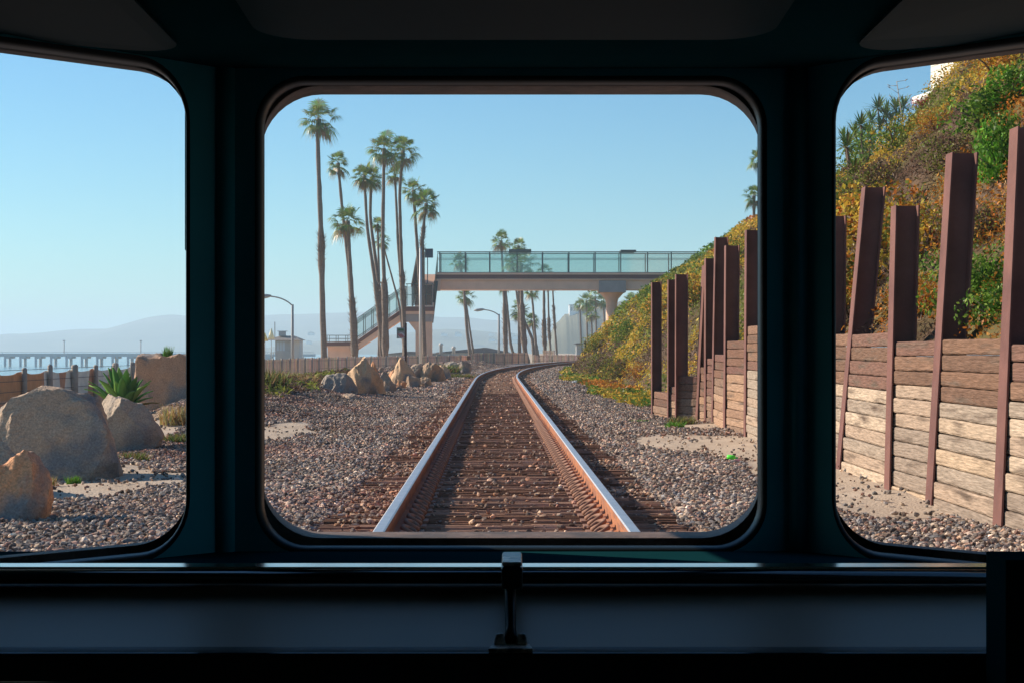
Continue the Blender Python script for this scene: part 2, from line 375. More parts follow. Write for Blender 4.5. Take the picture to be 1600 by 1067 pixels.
def stones(name, n, y0, y1, r0, r1, base_v, base_f, label):
    yy = y0+(y1-y0)*RNG.random(n); half_l = np.minimum(.32*yy+1.2, 6.8+RNG.random(n)*2); half_r = 3.6
    cx = xcn(yy)
    x = cx-half_l+(half_l+half_r)*RNG.random(n)
    r = x-cx; keep = np.ones(n, bool)
    sm = sandv(x, yy); gm = greenv(x, yy)
    keep &= RNG.random(n) > sm*.965
    keep &= RNG.random(n) > gm*.9
    inr = (np.abs(r) < .66)
    keep &= ~((np.abs(np.abs(r)-.755) < .10))
    keep &= ~(inr & (RNG.random(n) < .50))
    ph = ((yy-9.3+.12) % TS) < .25
    keep &= ~(inr & ph & (RNG.random(n) < .88))
    keep &= ~((np.abs(r) >= .85) & (np.abs(r) < 1.32) & ph & (RNG.random(n) < .55+.4*(fbmv(x*1.0, yy, 1.2) > 0)))
    x, yy, r, inr, ph = x[keep], yy[keep], r[keep], inr[keep], ph[keep]; n = len(x)
    rad = r0+(r1-r0)*RNG.random(n)**2.0
    z = gzv(x, yy)+rad*.25+.065*np.clip((1.95-np.abs(r))/.45, 0, 1)
    z += np.where((np.abs(r) < 1.30), np.where(ph, -.0, -.035), 0)
    z += np.where(np.abs(r) > 1.35, RNG.random(n)*.022, 0)
    nv = len(base_v); sc_ = np.stack([rad*RNG.uniform(.7, 1.35, n), rad*RNG.uniform(.6, 1.15, n), rad*RNG.uniform(.45, .95, n)], 1)
    Vs = base_v[None]*RNG.uniform(.68, 1.22, (n, nv, 1))*sc_[:, None, :]
    a = RNG.random(n)*2*math.pi; ca, sa = np.cos(a)[:, None], np.sin(a)[:, None]
    t = RNG.uniform(-.7, .7, n); ct, st = np.cos(t)[:, None], np.sin(t)[:, None]
    X, Y, Zz = Vs[..., 0], Vs[..., 1], Vs[..., 2]
    Y, Zz = Y*ct-Zz*st, Y*st+Zz*ct
    X, Y = X*ca-Y*sa, X*sa+Y*ca
    V = np.stack([X+x[:, None], Y+yy[:, None], Zz+z[:, None]], -1).reshape(-1, 3)
    Fc = (base_f[None]+(np.arange(n)*nv)[:, None, None]).reshape(-1, 3)
    pal = np.array([(.20, .19, .19), (.13, .13, .14), (.27, .23, .21), (.24, .165, .15), (.34, .30, .26), (.17, .185, .21), (.46, .42, .37), (.10, .09, .09), (.28, .20, .155)])
    pr = np.array([.20, .16, .14, .13, .09, .10, .04, .07, .07]); idx = RNG.choice(len(pal), n, p=pr)
    c = pal[idx]*RNG.uniform(.8, 1.2, (n, 1))*np.array([1.55, 1.34, 1.13])*np.clip(RNG.lognormal(0, .35, (n, 1)), .35, 1.9)
    near = (np.abs(r) < 1.25)
    pm = fbmv(x*1.3+5, yy*.8, 1.1)[:, None]; c = c*(1+.22*np.clip(pm, -1, 1))*(1-.16*(np.abs(r) > 2.2)[:, None])
    c = np.where(near[:, None], c*np.array([1.02, .89, .80]), c)
    lred = np.clip((fbmv(x, yy, 2.0)+.1)*1.5, 0, 1)[:, None]*(r < -.7)[:, None]
    c = c*(1+lred*np.array([.10, -.05, -.08]))
    me = np_mesh(name, V, Fc, np.repeat(c, len(base_f), 0))
    tag(link(name, me, None, M_stone), label, kind='stuff')
def fbmv(x, y, s):
    x = np.asarray(x)/s; y = np.asarray(y)/s
    return (np.sin(x*1.7+1.3*np.sin(y*1.1))+np.sin(y*1.9+1.7*np.sin(x*.9+2))+.6*np.sin(x*3.7-y*2.9))/2.6
stones('near_ballast', 150000, 9.8, 21, .010, .030, ico, icof, 'grey and reddish crushed stone ballast around the near track')
stones('mid_ballast', 130000, 21, 45, .016, .038, octv, octf, 'crushed stone ballast along the middle of the track')
stones('far_ballast', 80000, 45, 120, .03, .06, octv, octf, 'crushed stone ballast along the far curve')

# ------------------------------------------------------------------ boulders
M_rock = mat('granite', (.40, .31, .225), .9, use_col=True, noise_amt=.50, nscale=55, bump=1, bscale=30, c2=(.20, .19, .18), c2scale=1.7, c2lo=.48, c2hi=.62)
def boulder(px, pbase, d, wpx, hpx, seed, label, depth=None, tint=(1, 1, 1), cuts=12, lean=0, rot=0, peak=0, group='boulders along the track', z0=None, cat='boulder', box=0):
    rnd = random.Random(seed); s = d/F; sx = wpx*s/2; sz = hpx*s; sy = depth or sx*.9
    base = Vector((W(px, d), d, Z(pbase, d))) if z0 is None else Vector((W(px, d), d, z0))
    bm = bmesh.new(); bmesh.ops.create_icosphere(bm, subdivisions=5, radius=1)
    if box:
        for v in bm.verts: p = v.co; m_ = max(abs(p.x), abs(p.y), abs(p.z)); v.co = p*(.72/m_*box+(1-box))
    planes = []
    for _ in range(cuts):
        n = Vector((rnd.gauss(0, 1), rnd.gauss(0, 1), rnd.gauss(.25, .8))).normalized(); planes.append((n, rnd.uniform(.55, .82)))
    sd = rnd.uniform(0, 99)
    for v in bm.verts:
        p = v.co.copy()
        for n, k in planes:
            e = p.dot(n)-k
            if e > 0: p -= n*e*.93
        q = p*1.0; f = 1
        amp = noise.fractal(q*1.6+Vector((sd, 0, 0)), .8, 2.1, 4)
        rdg = 1-abs(noise.noise(q*2.3+Vector((sd, sd, 0))))*2
        p *= 1+.085*amp+.07*rdg+.032*noise.noise(q*9+Vector((0, sd, 0)))
        v.co = p
    xs_ = [v.co.x for v in bm.verts]; zs_ = [v.co.z for v in bm.verts]
    zt = max(zs_); cut = -.35; xm = (max(xs_)+min(xs_))/2; xh = (max(xs_)-min(xs_))/2
    for v in bm.verts:
        x = (v.co.x-xm)/xh; z = (v.co.z-cut)/(zt-cut)
        if peak and z > 0: x *= 1-peak*z
        x += lean*max(0, z)
        v.co = Vector((x*sx, v.co.y*sy, z*sz))
        if rot: v.co = Matrix.Rotation(rot, 3, 'Z')@v.co
    me = bpy.data.meshes.new('boulder'); bm.to_mesh(me); bm.free()
    a = me.attributes.new('col', 'FLOAT_COLOR', 'FACE'); a.data.foreach_set('color', np.tile(np.array([*tint, 1], dtype=np.float32), len(me.polygons)))
    for p_ in me.polygons: p_.use_smooth = True
    try: me.set_sharp_from_angle(angle=R(28))
    except Exception: pass
    o = link('boulder', me, None, M_rock); o.location = base
    return tag(o, label, cat, group)
G_ = (1.12, 1.02, .95); O_ = (1.65, 1.0, .65); T_ = (1.55, 1.3, 1.05)
boulder(82, 742, 16.8, 225, 146, 3, 'largest rounded grey granite boulder in the left window', tint=G_, cuts=6, z0=-.03)
boulder(2, 765, 14.6, 140, 106, 12, 'low grey boulder cut by the left edge of the photo', tint=(1.05, 1, .95), cuts=6, z0=-.02)
boulder(18, 818, 12.6, 128, 112, 21, 'rusty orange boulder nearest the camera at bottom left', tint=O_, cuts=7, z0=-.02)
boulder(205, 706, 20.8, 128, 92, 31, 'pointed grey boulder below the agave', tint=(1.0, .98, .96), peak=.35, lean=-.25, z0=-.02)
boulder(268, 636, 33, 104, 84, 43, 'tall square-edged brown boulder beside the window pillar', tint=(1.0, .78, .68), cuts=2, z0=.12, lean=-.10, box=.85)
boulder(268, 668, 28, 60, 34, 51, 'small pale rock at the foot of the square boulder', tint=T_)
boulder(243, 672, 27.2, 44, 26, 57, 'pale grey stone between two left window boulders', tint=T_)
boulder(570, 622, 43, 78, 66, 61, 'tallest pale pointed boulder beside the track in the center window', tint=T_, peak=.55, lean=-.12, cuts=11)
boulder(528, 624, 42, 72, 42, 67, 'dark grey slab leaning against the pale pointed boulder', tint=(.8, .85, .95), peak=.3, cuts=9)
boulder(583, 604, 50, 24, 40, 71, 'slim upright rock behind the pale pointed boulder', tint=O_, peak=.4)
boulder(604, 614, 46, 34, 34, 73, 'brown angular rock right of the pale pointed boulder', tint=(1.05, .9, .8), peak=.3)
boulder(630, 600, 54, 46, 42, 79, 'pointed sunlit boulder at the foot of the track sign', tint=T_, peak=.5, cuts=11)
boulder(626, 608, 51, 20, 15, 83, 'small reddish rock below the sign boulder', tint=O_)
boulder(646, 603, 53, 24, 16, 89, 'flat brown rock right of the sign boulder', tint=(1, .85, .75))
boulder(676, 592, 62, 42, 27, 97, 'wedge shaped brown boulder at the foot of the pole', tint=(1.05, .9, .78), peak=.3)
boulder(705, 583, 78, 34, 19, 101, 'grey boulder pile rock right of the pole', tint=(.9, .95, 1))
boulder(724, 581, 82, 26, 17, 103, 'grey rock next to the slatted fence corner', tint=(.95, .95, 1))
boulder(506, 590, 55, 18, 13, 107, 'small rock on the gravel bank by the fence', tint=(.95, .9, .9))
boulder(655, 591, 64, 34, 14, 109, 'low dark rock between the sign and the pole', tint=(.75, .8, .9))
boulder(589, 599, 57, 30, 11, 113, 'low pale rock just behind the group of boulders', tint=T_)
boulder(617, 596, 57, 26, 22, 121, 'brown angular rock between the two pale pointed boulders', tint=O_, peak=.3)
boulder(652, 590, 62, 30, 22, 122, 'grey rock just left of the pale pole', tint=G_, peak=.2)
boulder(664, 603, 55, 22, 15, 123, 'small tan rock in front of the pole', tint=T_)
boulder(692, 590, 66, 28, 20, 124, 'tan rock between the wedge boulder and the weeds', tint=T_, peak=.3)
boulder(548, 634, 39, 40, 20, 125, 'low grey rock in front of the dark slab', tint=G_, peak=.2)
boulder(487, 600, 50, 26, 16, 126, 'low tan rock on the bank near the slatted fence', tint=T_)
rr = random.Random(5)
for k in range(16):
    px = rr.uniform(500, 735); d = rr.uniform(44, 80)
    x = xc(d)-rr.uniform(3.3, 4.6); px = 800+x*F/d
    boulder(px, 0, d, rr.uniform(7, 15), rr.uniform(5, 9), 200+k, 'small loose rock lying along the edge of the ballast', tint=rr.choice([G_, T_, (1, .85, .8)]), z0=gz(x, d)-.01, group='loose rocks at the ballast edge', cat='rock')

# ------------------------------------------------------------------ retaining wall
M_steel = mat('rusted_steel', (.185, .083, .066), .75, spec=.25, noise_amt=.18, nscale=5, c2=(.14, .062, .052), c2scale=1.5, bump=.15, bscale=50)
M_timber = mat('wall_timber', (1, 1, 1), .9, use_col=True, noise_amt=.5, nscale=8, nstretch=(4, .7, 8), bump=.8, bscale=9, spec=.12, c2=(.14, .10, .075), c2scale=1.6, c2lo=.55, c2hi=.72)
# (base px, distance, top px, top py)
POSTS = [(1018, 31.6, 1018, 441), (1043, 29.9, 1043.5, 437), (1055, 29.6, 1055.5, 429), (1087, 29.3, 1099, 415), (1101, 28.8, 1101.5, 404), (1112, 28.0, 1117, 371),
         (1131, 25.8, 1133, 384), (1163, 24.3, 1165, 360), (1185, 22.6, 1187, 345), (1222, 20.8, 1224, 330), (1263, 19.6, 1266, 335), (1287, 18.5, 1290, 338),
         (1308, 17.3, 1349, 293), (1385, 15.0, 1396, 322), (1450, 13.7, 1483, 240), (1557, 11.8, 1584, 200), (1700, 10.1, 1725, 190), (1905, 8.4, 1925, 150)]
TOPS = [.46, .58, .77, .93, 1.08, 1.15, 1.36, 1.56, 1.5, 1.45, 1.42, 1.40, 1.39, 1.31, 1.32, 1.28, 1.3]
wall = empty('retaining_wall', (W(1385, 15.0), 15.0, 0), 'timber retaining wall held by rusty upright steel beams below the hillside', 'retaining wall')
WPT = []; LEAN = []
for k, (bx, d, tx, ty) in enumerate(POSTS):
    WPT.append(Vector((W(bx, d), d, 0))); LEAN.append((P(tx, ty, d).x-W(bx, d))/P(tx, ty, d).z)
for k, (bx, d, tx, ty) in enumerate(POSTS):
    b0 = WPT[k]; top = P(tx, ty, d)
    if k in (1, 2): u = Vector((0, -1, 0))
    else:
        a_ = WPT[max(0, k-1)]; c_ = WPT[min(len(WPT)-1, k+1)]; u = (c_-a_); u = Vector((u.x*.3, u.y, 0)).normalized()
    n = Vector((-abs(u.y), 0, 0)); n = Vector((u.y, -u.x, 0)).normalized()
    if n.x > 0: n = -n
    fw, dp, th = .20, .21, .014
    if k == 0 or k == 1: fw, dp = .18, .18
    mb = MB(); ax = (top-b0)
    def sect(lo_u, hi_u, lo_n, hi_n):
        vs = []
        for q in (b0-ax*.12, b0+ax):
            for (a, c_) in ((lo_u, lo_n), (hi_u, lo_n), (hi_u, hi_n), (lo_u, hi_n)): vs.append(q+u*a-n*c_)
        mb.add(vs, [(3,2,1,0),(4,5,6,7),(0,1,5,4),(1,2,6,5),(2,3,7,6),(3,0,4,7)])
    sect(-fw/2, fw/2, 0, th); sect(-fw/2, fw/2, dp-th, dp); sect(-.005, .005, th, dp-th)
    mb.build('steel_post', M_steel, wall)
for k in range(len(POSTS)-1):
    a, b_ = WPT[k], WPT[k+1]; dirv = (b_-a); Lg = dirv.length; dirv.normalize(); n = Vector((dirv.y, -dirv.x, 0))
    if n.x > 0: n = -n
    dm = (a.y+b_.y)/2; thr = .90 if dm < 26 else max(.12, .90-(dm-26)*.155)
    rnd = random.Random(300+k); mb = MB(); bh = .126; top = TOPS[k]; z = top
    idx = 0
    off = .022
    while z > -.15:
        z0 = z-bh*rnd.uniform(.92, 1.08)
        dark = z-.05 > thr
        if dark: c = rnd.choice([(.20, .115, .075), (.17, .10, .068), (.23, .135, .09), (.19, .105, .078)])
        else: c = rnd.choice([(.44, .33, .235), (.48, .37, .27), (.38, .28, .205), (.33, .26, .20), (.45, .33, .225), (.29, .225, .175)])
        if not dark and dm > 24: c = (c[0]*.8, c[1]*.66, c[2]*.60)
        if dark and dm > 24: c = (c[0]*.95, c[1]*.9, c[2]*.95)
        o1, o2 = off+rnd.uniform(-.010, .012), off+rnd.uniform(-.010, .012); tl = rnd.uniform(-.006, .006)
        segs = 10; lean_ = -.03*z
        vs = []
        for s_ in range(segs+1):
            t = s_/segs; p = a+dirv*(Lg*t)+Vector((1, 0, 0))*((LEAN[k]*(1-t)+LEAN[k+1]*t)*max(-.1, (z+z0)/2)); oo = o1+(o2-o1)*t+rnd.uniform(-.002, .002)
            zt = z-.003+tl*(t-.5)+rnd.uniform(-.003, .002); zb = z0+.003+tl*(t-.5)+rnd.uniform(-.002, .003)
            for (dn, zz) in ((oo+.008, zb), (oo, zb+.012), (oo, zt-.012), (oo+.008, zt), (oo+.14, zt), (oo+.14, zb)): vs.append((p-n*dn)+Vector((0, 0, zz)))
        fs = [(s_*6+q, s_*6+(q+1) % 6, (s_+1)*6+(q+1) % 6, (s_+1)*6+q) for s_ in range(segs) for q in range(6)]+[(0, 1, 2, 3, 4, 5), tuple(segs*6+q for q in range(5, -1, -1))]
        mb.add(vs, fs, c); z = z0; idx += 1
    mb.build('timber_boards', M_timber, wall)

# ------------------------------------------------------------------ hillside
def toe(y):
    if y < 32:
        for a, b_ in zip(WPT, WPT[1:]):
            if b_.y <= y <= a.y: return a.x+(b_.x-a.x)*(a.y-y)/max(.01, a.y-b_.y)+.24
        return WPT[-1].x+.24 if y < 10 else WPT[0].x+.24
    return xc(y)+3.3+.9*min(1, max(0, (72-y)/28))+.55*min(1, max(0, (y-95)/20))+.25*math.sin(y*.21)*min(1, (y-32)/10)
def z0h(y):
    if y >= 31.6: return -.25
    for k in range(len(WPT)-1):
        a, b_ = WPT[k], WPT[k+1]
        if b_.y <= y <= a.y: return TOPS[k]-.10
    return 1.2
_z0 = {}
def z0s(y):
    k = round(y*4)
    if k not in _z0: _z0[k] = min(z0h(y-.3), z0h(y), z0h(y+.3))
    return _z0[k]
def hz(s, y):
    H = 9.0 if y < 66 else max(6.2, 9.0-(y-66)*.015)
    h = -.25+1.22*s if s < 2.6 else 2.922+.64*(s-2.6)
    if y < 46: k = min(1, (46-y)/14); k = k*k*(3-2*k); h = h*(1-k)+(z0s(y)+1.15*s)*k
    if h > H-1.5: h = H-1.5+1.5*math.tanh((h-H+1.5)/1.5)
    bump = .46*fbm(s*1.0, y*.55, 2.3, 11, 3)*min(1, max(.0, s)*1.0)
    return h+bump
yh = [8]; 
while yh[-1] < 175: yh.append(yh[-1]+max(.22, yh[-1]*.006))
sh = [0]; 
while sh[-1] < 55: sh.append(sh[-1]+(.22 if sh[-1] < 14 else 1.5))
V = []
for y in yh:
    t_ = toe(y)
    for s_ in sh: V.append((t_+s_, y, hz(s_, y)))
n1, n2 = len(sh), len(yh); ii, jj = np.meshgrid(np.arange(n1-1), np.arange(n2-1)); q0 = (jj*n1+ii).ravel()
M_hs = mat('hill_soil', (.10, .065, .042), .98, noise_amt=.5, nscale=1.6, bump=1, bscale=5, c2=(.12, .10, .04), c2scale=.5, spec=.1)
tag(link('hillside', np_mesh('hillside', V, np.stack([q0, q0+1, q0+n1+1, q0+n1], 1), smooth=True), None, M_hs), 'steep brushy hillside right of the track', kind='structure')

PAL = {'dry': [(.16, .10, .06), (.11, .07, .048), (.19, .13, .085), (.085, .055, .038), (.17, .09, .06)],
       'yellow': [(.60, .41, .05), (.47, .37, .05), (.66, .40, .05), (.40, .35, .06), (.50, .27, .04)],
       'orange': [(.50, .17, .025), (.42, .13, .02), (.36, .20, .03), (.50, .23, .04)],
       'olive': [(.21, .24, .04), (.15, .19, .035), (.27, .28, .06), (.12, .15, .025)],
       'green': [(.10, .21, .025), (.06, .14, .02), (.16, .28, .04), (.05, .11, .015), (.24, .34, .06)],
       'bright': [(.12, .32, .03), (.09, .25, .02), (.18, .38, .05)],
       'pink': [(.55, .03, .08), (.45, .04, .06)]}
def patch(x, y, z):
    """which plants grow where on the slope"""
    a = fbm(x*.8+z, y*.5, 3.2, 21); b_ = fbm(x+z*.6, y*.6, 1.6, 33); c_ = fbm(x-z, y*.5, 4.5, 45)
    px = 800+x*F/y; py = HY-(z-EYE)*F/y
    if y < 26 and x > 4.0 and (z < 2.1 or (a > .12 and z > 2.6)): 
        if c_ > -.25 and b_ > -.25: return 'green'
    if y < 27: return 'dry' if b_ < .12 and a < .25 else ('orange' if c_ > 0 else 'yellow')
    if y > 60:
        if z < 2.6: return 'dry' if a > .12 else ('yellow' if b_ > -.1 else 'olive')
        if c_ < -.22: return 'green' if b_ > -.1 else 'olive'
        return 'olive' if a > .12 else ('yellow' if b_ > -.05 else ('orange' if c_ > .1 else 'dry'))
    if z > 6.5 and c_ > .1: return 'orange' if b_ > 0 else 'yellow'
    if a > .28: return 'olive'
    if b_ > .12: return 'yellow' if c_ < .25 else 'orange'
    return 'dry'
def leaves(P_, N_, size, colr, aspect=.5, rng=RNG):
    """quads centred on P_ with random orientation biased to N_"""
    n = len(P_); d = rng.normal(size=(n, 3)); d /= np.linalg.norm(d, axis=1)[:, None]
    nn = N_*.8+rng.normal(size=(n, 3))*.7; u = np.cross(nn, d); u /= np.linalg.norm(u, axis=1)[:, None]+1e-9
    v = np.cross(nn, u); v /= np.linalg.norm(v, axis=1)[:, None]+1e-9
    s = size[:, None]; a = P_-u*s*.5; b_ = P_+v*s*aspect*.5; c_ = P_+u*s*.5; e = P_-v*s*aspect*.5
    V = np.stack([a, b_, c_, e], 1).reshape(-1, 3); Fc = np.arange(n*4).reshape(-1, 4)
    return V, Fc
def pick(kinds, rng=RNG):
    out = np.zeros((len(kinds), 3))
    for i, k in enumerate(kinds):
        p = PAL[k]; out[i] = p[int(rng.random()*len(p))]
    return out*rng.uniform(.7, 1.3, (len(kinds), 1))
def cover(name, n, y0, y1, smax, label, k_size, lift):
    yy = np.exp(np.log(y0)+(np.log(y1)-np.log(y0))*RNG.random(n)); s_ = smax*RNG.random(n)**.85
    Pn = np.zeros((n, 3)); kinds = []
    for i in range(n):
        y = yy[i]; s1 = s_[i]; x = toe(y)+s1; z = hz(s1, y); Pn[i] = (x, y, z); kinds.append(patch(x, y, z))
    size = (k_size*yy+.022)*RNG.uniform(.5, 1.5, n)
    up = RNG.random(n)**1.6*lift*(.5+yy*.012)
    kd = np.array([1.0 if k in ('dry',) else 1.35 for k in kinds]); Pn[:, 2] += up*kd*.6; Pn[:, 0] -= up*.5
    dry = np.array([k == 'dry' for k in kinds])
    V, Fc = leaves(Pn, np.tile(np.array([-.6, -.35, .7]), (n, 1)), np.where(dry, size*1.5, size), None)
    # dry plants are twiggy: thin the faces
    Vr = V.reshape(-1, 4, 3); mid = Pn
    for q in (1, 3): Vr[dry, q] = mid[dry]+(Vr[dry, q]-mid[dry])*.30
    tag(link(name, np_mesh(name, V, Fc, pick(kinds)), None, M_leaf), label, kind='stuff')
cover('near_hillside_cover', 300000, 10, 42, 8.5, 'dry twiggy brush and ivy on the slope above the retaining wall', .0011, .26)
cover('far_hillside_cover', 300000, 32, 150, 13, 'ochre and olive coastal scrub on the hillside', .0015, .30)
# ice plant on the flat strip beside the ballast
n = 26000; yy = 34+90*RNG.random(n)**1.4; x = xcn(yy)+2.0+2.3*RNG.random(n); gm = greenv(x, yy); kp = RNG.random(n) < gm; x, yy = x[kp], yy[kp]
kinds = ['orange' if 48 < b_ < 60 and a-xc(b_) > 2.9 and fbm(a, b_, 2, 3) > -.35 else ('green' if fbm(a, b_*.5, 1.5, 8) > .2 else ('olive' if fbm(a, b_, 1, 2) > -.1 else 'yellow')) for a, b_ in zip(x, yy)]
Pn = np.stack([x, yy, gzv(x, yy)+.02+.14*RNG.random(len(x))], 1)
V, Fc = leaves(Pn, np.tile(np.array([0, -.3, 1.]), (len(x), 1)), (.03+.0016*yy)*RNG.uniform(.6, 1.4, len(x)), None)
tag(link('ice_plant', np_mesh('ice_plant', V, Fc, pick(kinds)), None, M_leaf), 'orange and green ice plant carpet between ballast and hillside', kind='stuff')

# ---- shrubs
M_bark = mat('bark', (.13, .09, .065), .95, noise_amt=.3, nscale=10)
def shrub_mesh(seed, kinds, n=2600, leaf=.055, flat=.75):
    rng = np.random.default_rng(seed); nb = 16; C = rng.normal(size=(nb, 3)); C /= np.linalg.norm(C, axis=1)[:, None]; C *= rng.uniform(.3, .72, (nb, 1)); C[:, 2] = np.abs(C[:, 2])*flat+.12
    rr_ = rng.uniform(.22, .42, nb); bi = rng.integers(0, nb, n); d = rng.normal(size=(n, 3)); d /= np.linalg.norm(d, axis=1)[:, None]
    Pn = C[bi]+d*(rr_[bi]*rng.uniform(.6, 1.08, n)**.5)[:, None]; Pn[:, 2] = np.maximum(Pn[:, 2], .01)
    kk = [kinds[int(b_) % len(kinds)] for b_ in bi]
    V, Fc = leaves(Pn, d, leaf*rng.uniform(.6, 1.5, n), None, rng=rng)
    return np_mesh('foliage', V, Fc, pick(kk, rng))
def stems_mesh(seed):
    rnd = random.Random(seed); mb = MB()
    for _ in range(9):
        a = rnd.uniform(0, 6.28); e = rnd.uniform(.4, 1.0); L_ = rnd.uniform(.5, .85)
        mb.tube([(0, 0, -.15), (math.cos(a)*L_*.35, math.sin(a)*L_*.35, L_*.45*e), (math.cos(a)*L_*.8, math.sin(a)*L_*.8, L_*.85*e)], [.035, .02, .006], 5, (1, 1, 1))
    return mb.mesh('stems')
SH = {}
for nm, kinds, n_, lf in (('yellow_shrub', ['yellow', 'yellow', 'olive', 'orange'], 2600, .06), ('green_shrub', ['green', 'green', 'olive'], 3000, .06), ('olive_shrub', ['olive', 'olive', 'yellow', 'green'], 2800, .055),
                    ('dry_shrub', ['dry', 'dry', 'olive'], 3200, .05), ('orange_shrub', ['orange', 'orange', 'yellow'], 2200, .055), ('ivy_bush', ['green', 'green', 'bright'], 2400, .085), ('bougainvillea', ['pink', 'dry', 'pink', 'olive'], 2200, .06)):
    fm = shrub_mesh(abs(hash(nm)) % 1 + len(nm)*7, kinds, n_, lf); fm.materials.append(M_leaf); sm_ = stems_mesh(len(nm)); sm_.materials.append(M_bark); SH[nm] = (fm, sm_)
def shrub(nm, px, py, d, size, label, rz=None, sx=1, sz=1, up=0):
    """stands where the line through (px, py) meets the slope near distance d"""
    dd = 11.0; dz = None
    while dd < 150:
        s_ = W(px, dd)-toe(dd)
        if s_ > 0 and hz(s_, dd) >= Z(py, dd): dz = dd; break
        dd += .25
    if dz:
        size *= dz/d if d else 1; d = dz
    x = W(px, d); s_ = x-toe(d); z = (hz(s_, d) if s_ > 0 else gz(x, d))-.12*size+up
    o = empty(nm, (x, d, z), label, 'shrub', 'shrubs on the hillside'); o.scale = (size*sx, size, size*sz); o.rotation_euler = (0, 0, rz if rz is not None else (px*.37) % 6.28)
    for k, me_ in zip(('foliage', 'stems'), SH[nm]):
        c = bpy.data.objects.new(k, me_); col.objects.link(c); c.parent = o
    return o
shrub('olive_shrub', 936, 548, 112, 1.4, 'olive bush at the tip of the slope where the track disappears')
shrub('yellow_shrub', 958, 530, 104, 1.2, 'yellow green bush in front of the right bridge pier')
shrub('green_shrub', 985, 530, 96, 1.4, 'dark green bush low on the slope left of the steel beams')
shrub('dry_shrub', 945, 585, 76, 1.5, 'grey brown twiggy bush at the foot of the slope')
shrub('dry_shrub', 975, 588, 64, 1.2, 'grey brown twiggy bush nearest the orange ice plant')
shrub('orange_shrub', 1000, 590, 52, .75, 'orange bush at the slope foot beside the first steel beam')
shrub('green_shrub', 1018, 470, 106, 1.2, 'dark green bush on the skyline under the footbridge deck')
shrub('olive_shrub', 1050, 428, 108, 1.1, 'olive bush on the skyline where the footbridge meets the hill')
shrub('yellow_shrub', 1040, 500, 78, 1.7, 'yellow bush halfway up behind the first steel beams')
shrub('yellow_shrub', 1092, 470, 58, 1.3, 'yellow bush seen between the third and fourth steel beams')
shrub('green_shrub', 1092, 418, 88, .9, 'green bush near the skyline between tall steel beams')
shrub('green_shrub', 1126, 560, 29.5, .45, 'bright green tuft growing on top of the low timber boards', up=.1)
shrub('olive_shrub', 1150, 420, 60, 1.5, 'olive bush behind the seventh steel beam')
shrub('yellow_shrub', 1330, 490, 24, 1.2, 'yellow bush behind the leaning steel beam', up=.1)
shrub('yellow_shrub', 1372, 400, 30, 1.8, 'golden bush between the leaning beam and the shortest beam')
shrub('olive_shrub', 1322, 330, 46, 1.6, 'olive green bush at the left edge of the right window')
shrub('orange_shrub', 1440, 500, 19.5, .6, 'orange bush behind the boards right of the shortest beam', up=.1)
shrub('yellow_shrub', 1445, 400, 24, 1.1, 'golden bush left of the tallest fully visible beam')
shrub('ivy_bush', 1530, 480, 16.2, .55, 'glossy green ivy mass above the boards right of the tall beam', sz=1.2)
shrub('ivy_bush', 1562, 500, 14.8, .45, 'glossy green ivy against the right edge steel beam')
shrub('ivy_bush', 1545, 200, 24, .75, 'green ivy patch high on the slope at the right edge', sx=1.2)
shrub('ivy_bush', 1570, 280, 20, .6, 'hanging ivy strand beside the right edge beam', sz=1.6)
shrub('ivy_bush', 1590, 150, 26, .7, 'upper ivy clump in the corner of the right window')
shrub('bougainvillea', 1440, 172, 56, .6, 'pink flowering bush just below the house')
shrub('bougainvillea', 1412, 195, 50, .55, 'smaller pink flowering bush left of the house')
shrub('orange_shrub', 1465, 205, 48, .9, 'orange bush below the house on the ridge')
shrub('orange_shrub', 1560, 120, 36, 1.1, 'orange brown bush at the top of the right window')
shrub('dry_shrub', 1500, 260, 31, 1.1, 'dry twiggy bush above the tallest fully visible beam')
shrub('green_shrub', 1352, 268, 40, 1.3, 'leafy green bush below the lower yuccas')
shrub('olive_shrub', 1402, 232, 44, 1.2, 'olive bush under the skyline yucca cluster')
shrub('dry_shrub', 1380, 300, 40, 1.3, 'dry twiggy bush below the yuccas')
shrub('dry_shrub', 1535, 380, 20, .7, 'bare brown twig mass between the two rightmost beams')

# ---- yuccas
def spike_mesh(seed, n=46, col_=((.12, .20, .035), (.20, .28, .06), (.08, .14, .03)), wd=.045, up0=-.3, L0=1.0):
    rnd = random.Random(seed); V = []; Fc = []; C = []
    for _ in range(n):
        a = rnd.uniform(0, 6.28); e = math.asin(rnd.uniform(up0, .98)); L_ = L0*rnd.uniform(.75, 1.05)
        d = Vector((math.cos(a)*math.cos(e), math.sin(a)*math.cos(e), math.sin(e))); sd = d.cross(Vector((0, 0, 1))).normalized()*wd
        m_ = d*L_*.5; t = d*L_+Vector((0, 0, -.10*L_)); b_ = len(V)
        V += [d*.05-sd*.6, d*.05+sd*.6, m_+sd, m_-sd, t+sd*.08, t-sd*.08]; c = tuple(v*rnd.uniform(.7, 1.3) for v in rnd.choice(col_))
        Fc += [(b_, b_+1, b_+2, b_+3), (b_+3, b_+2, b_+4, b_+5)]; C += [c, c]
    return np_mesh('rosette', V, Fc, C)
yrm = [spike_mesh(k) for k in range(3)]
for q in yrm: q.materials.append(M_leaf)
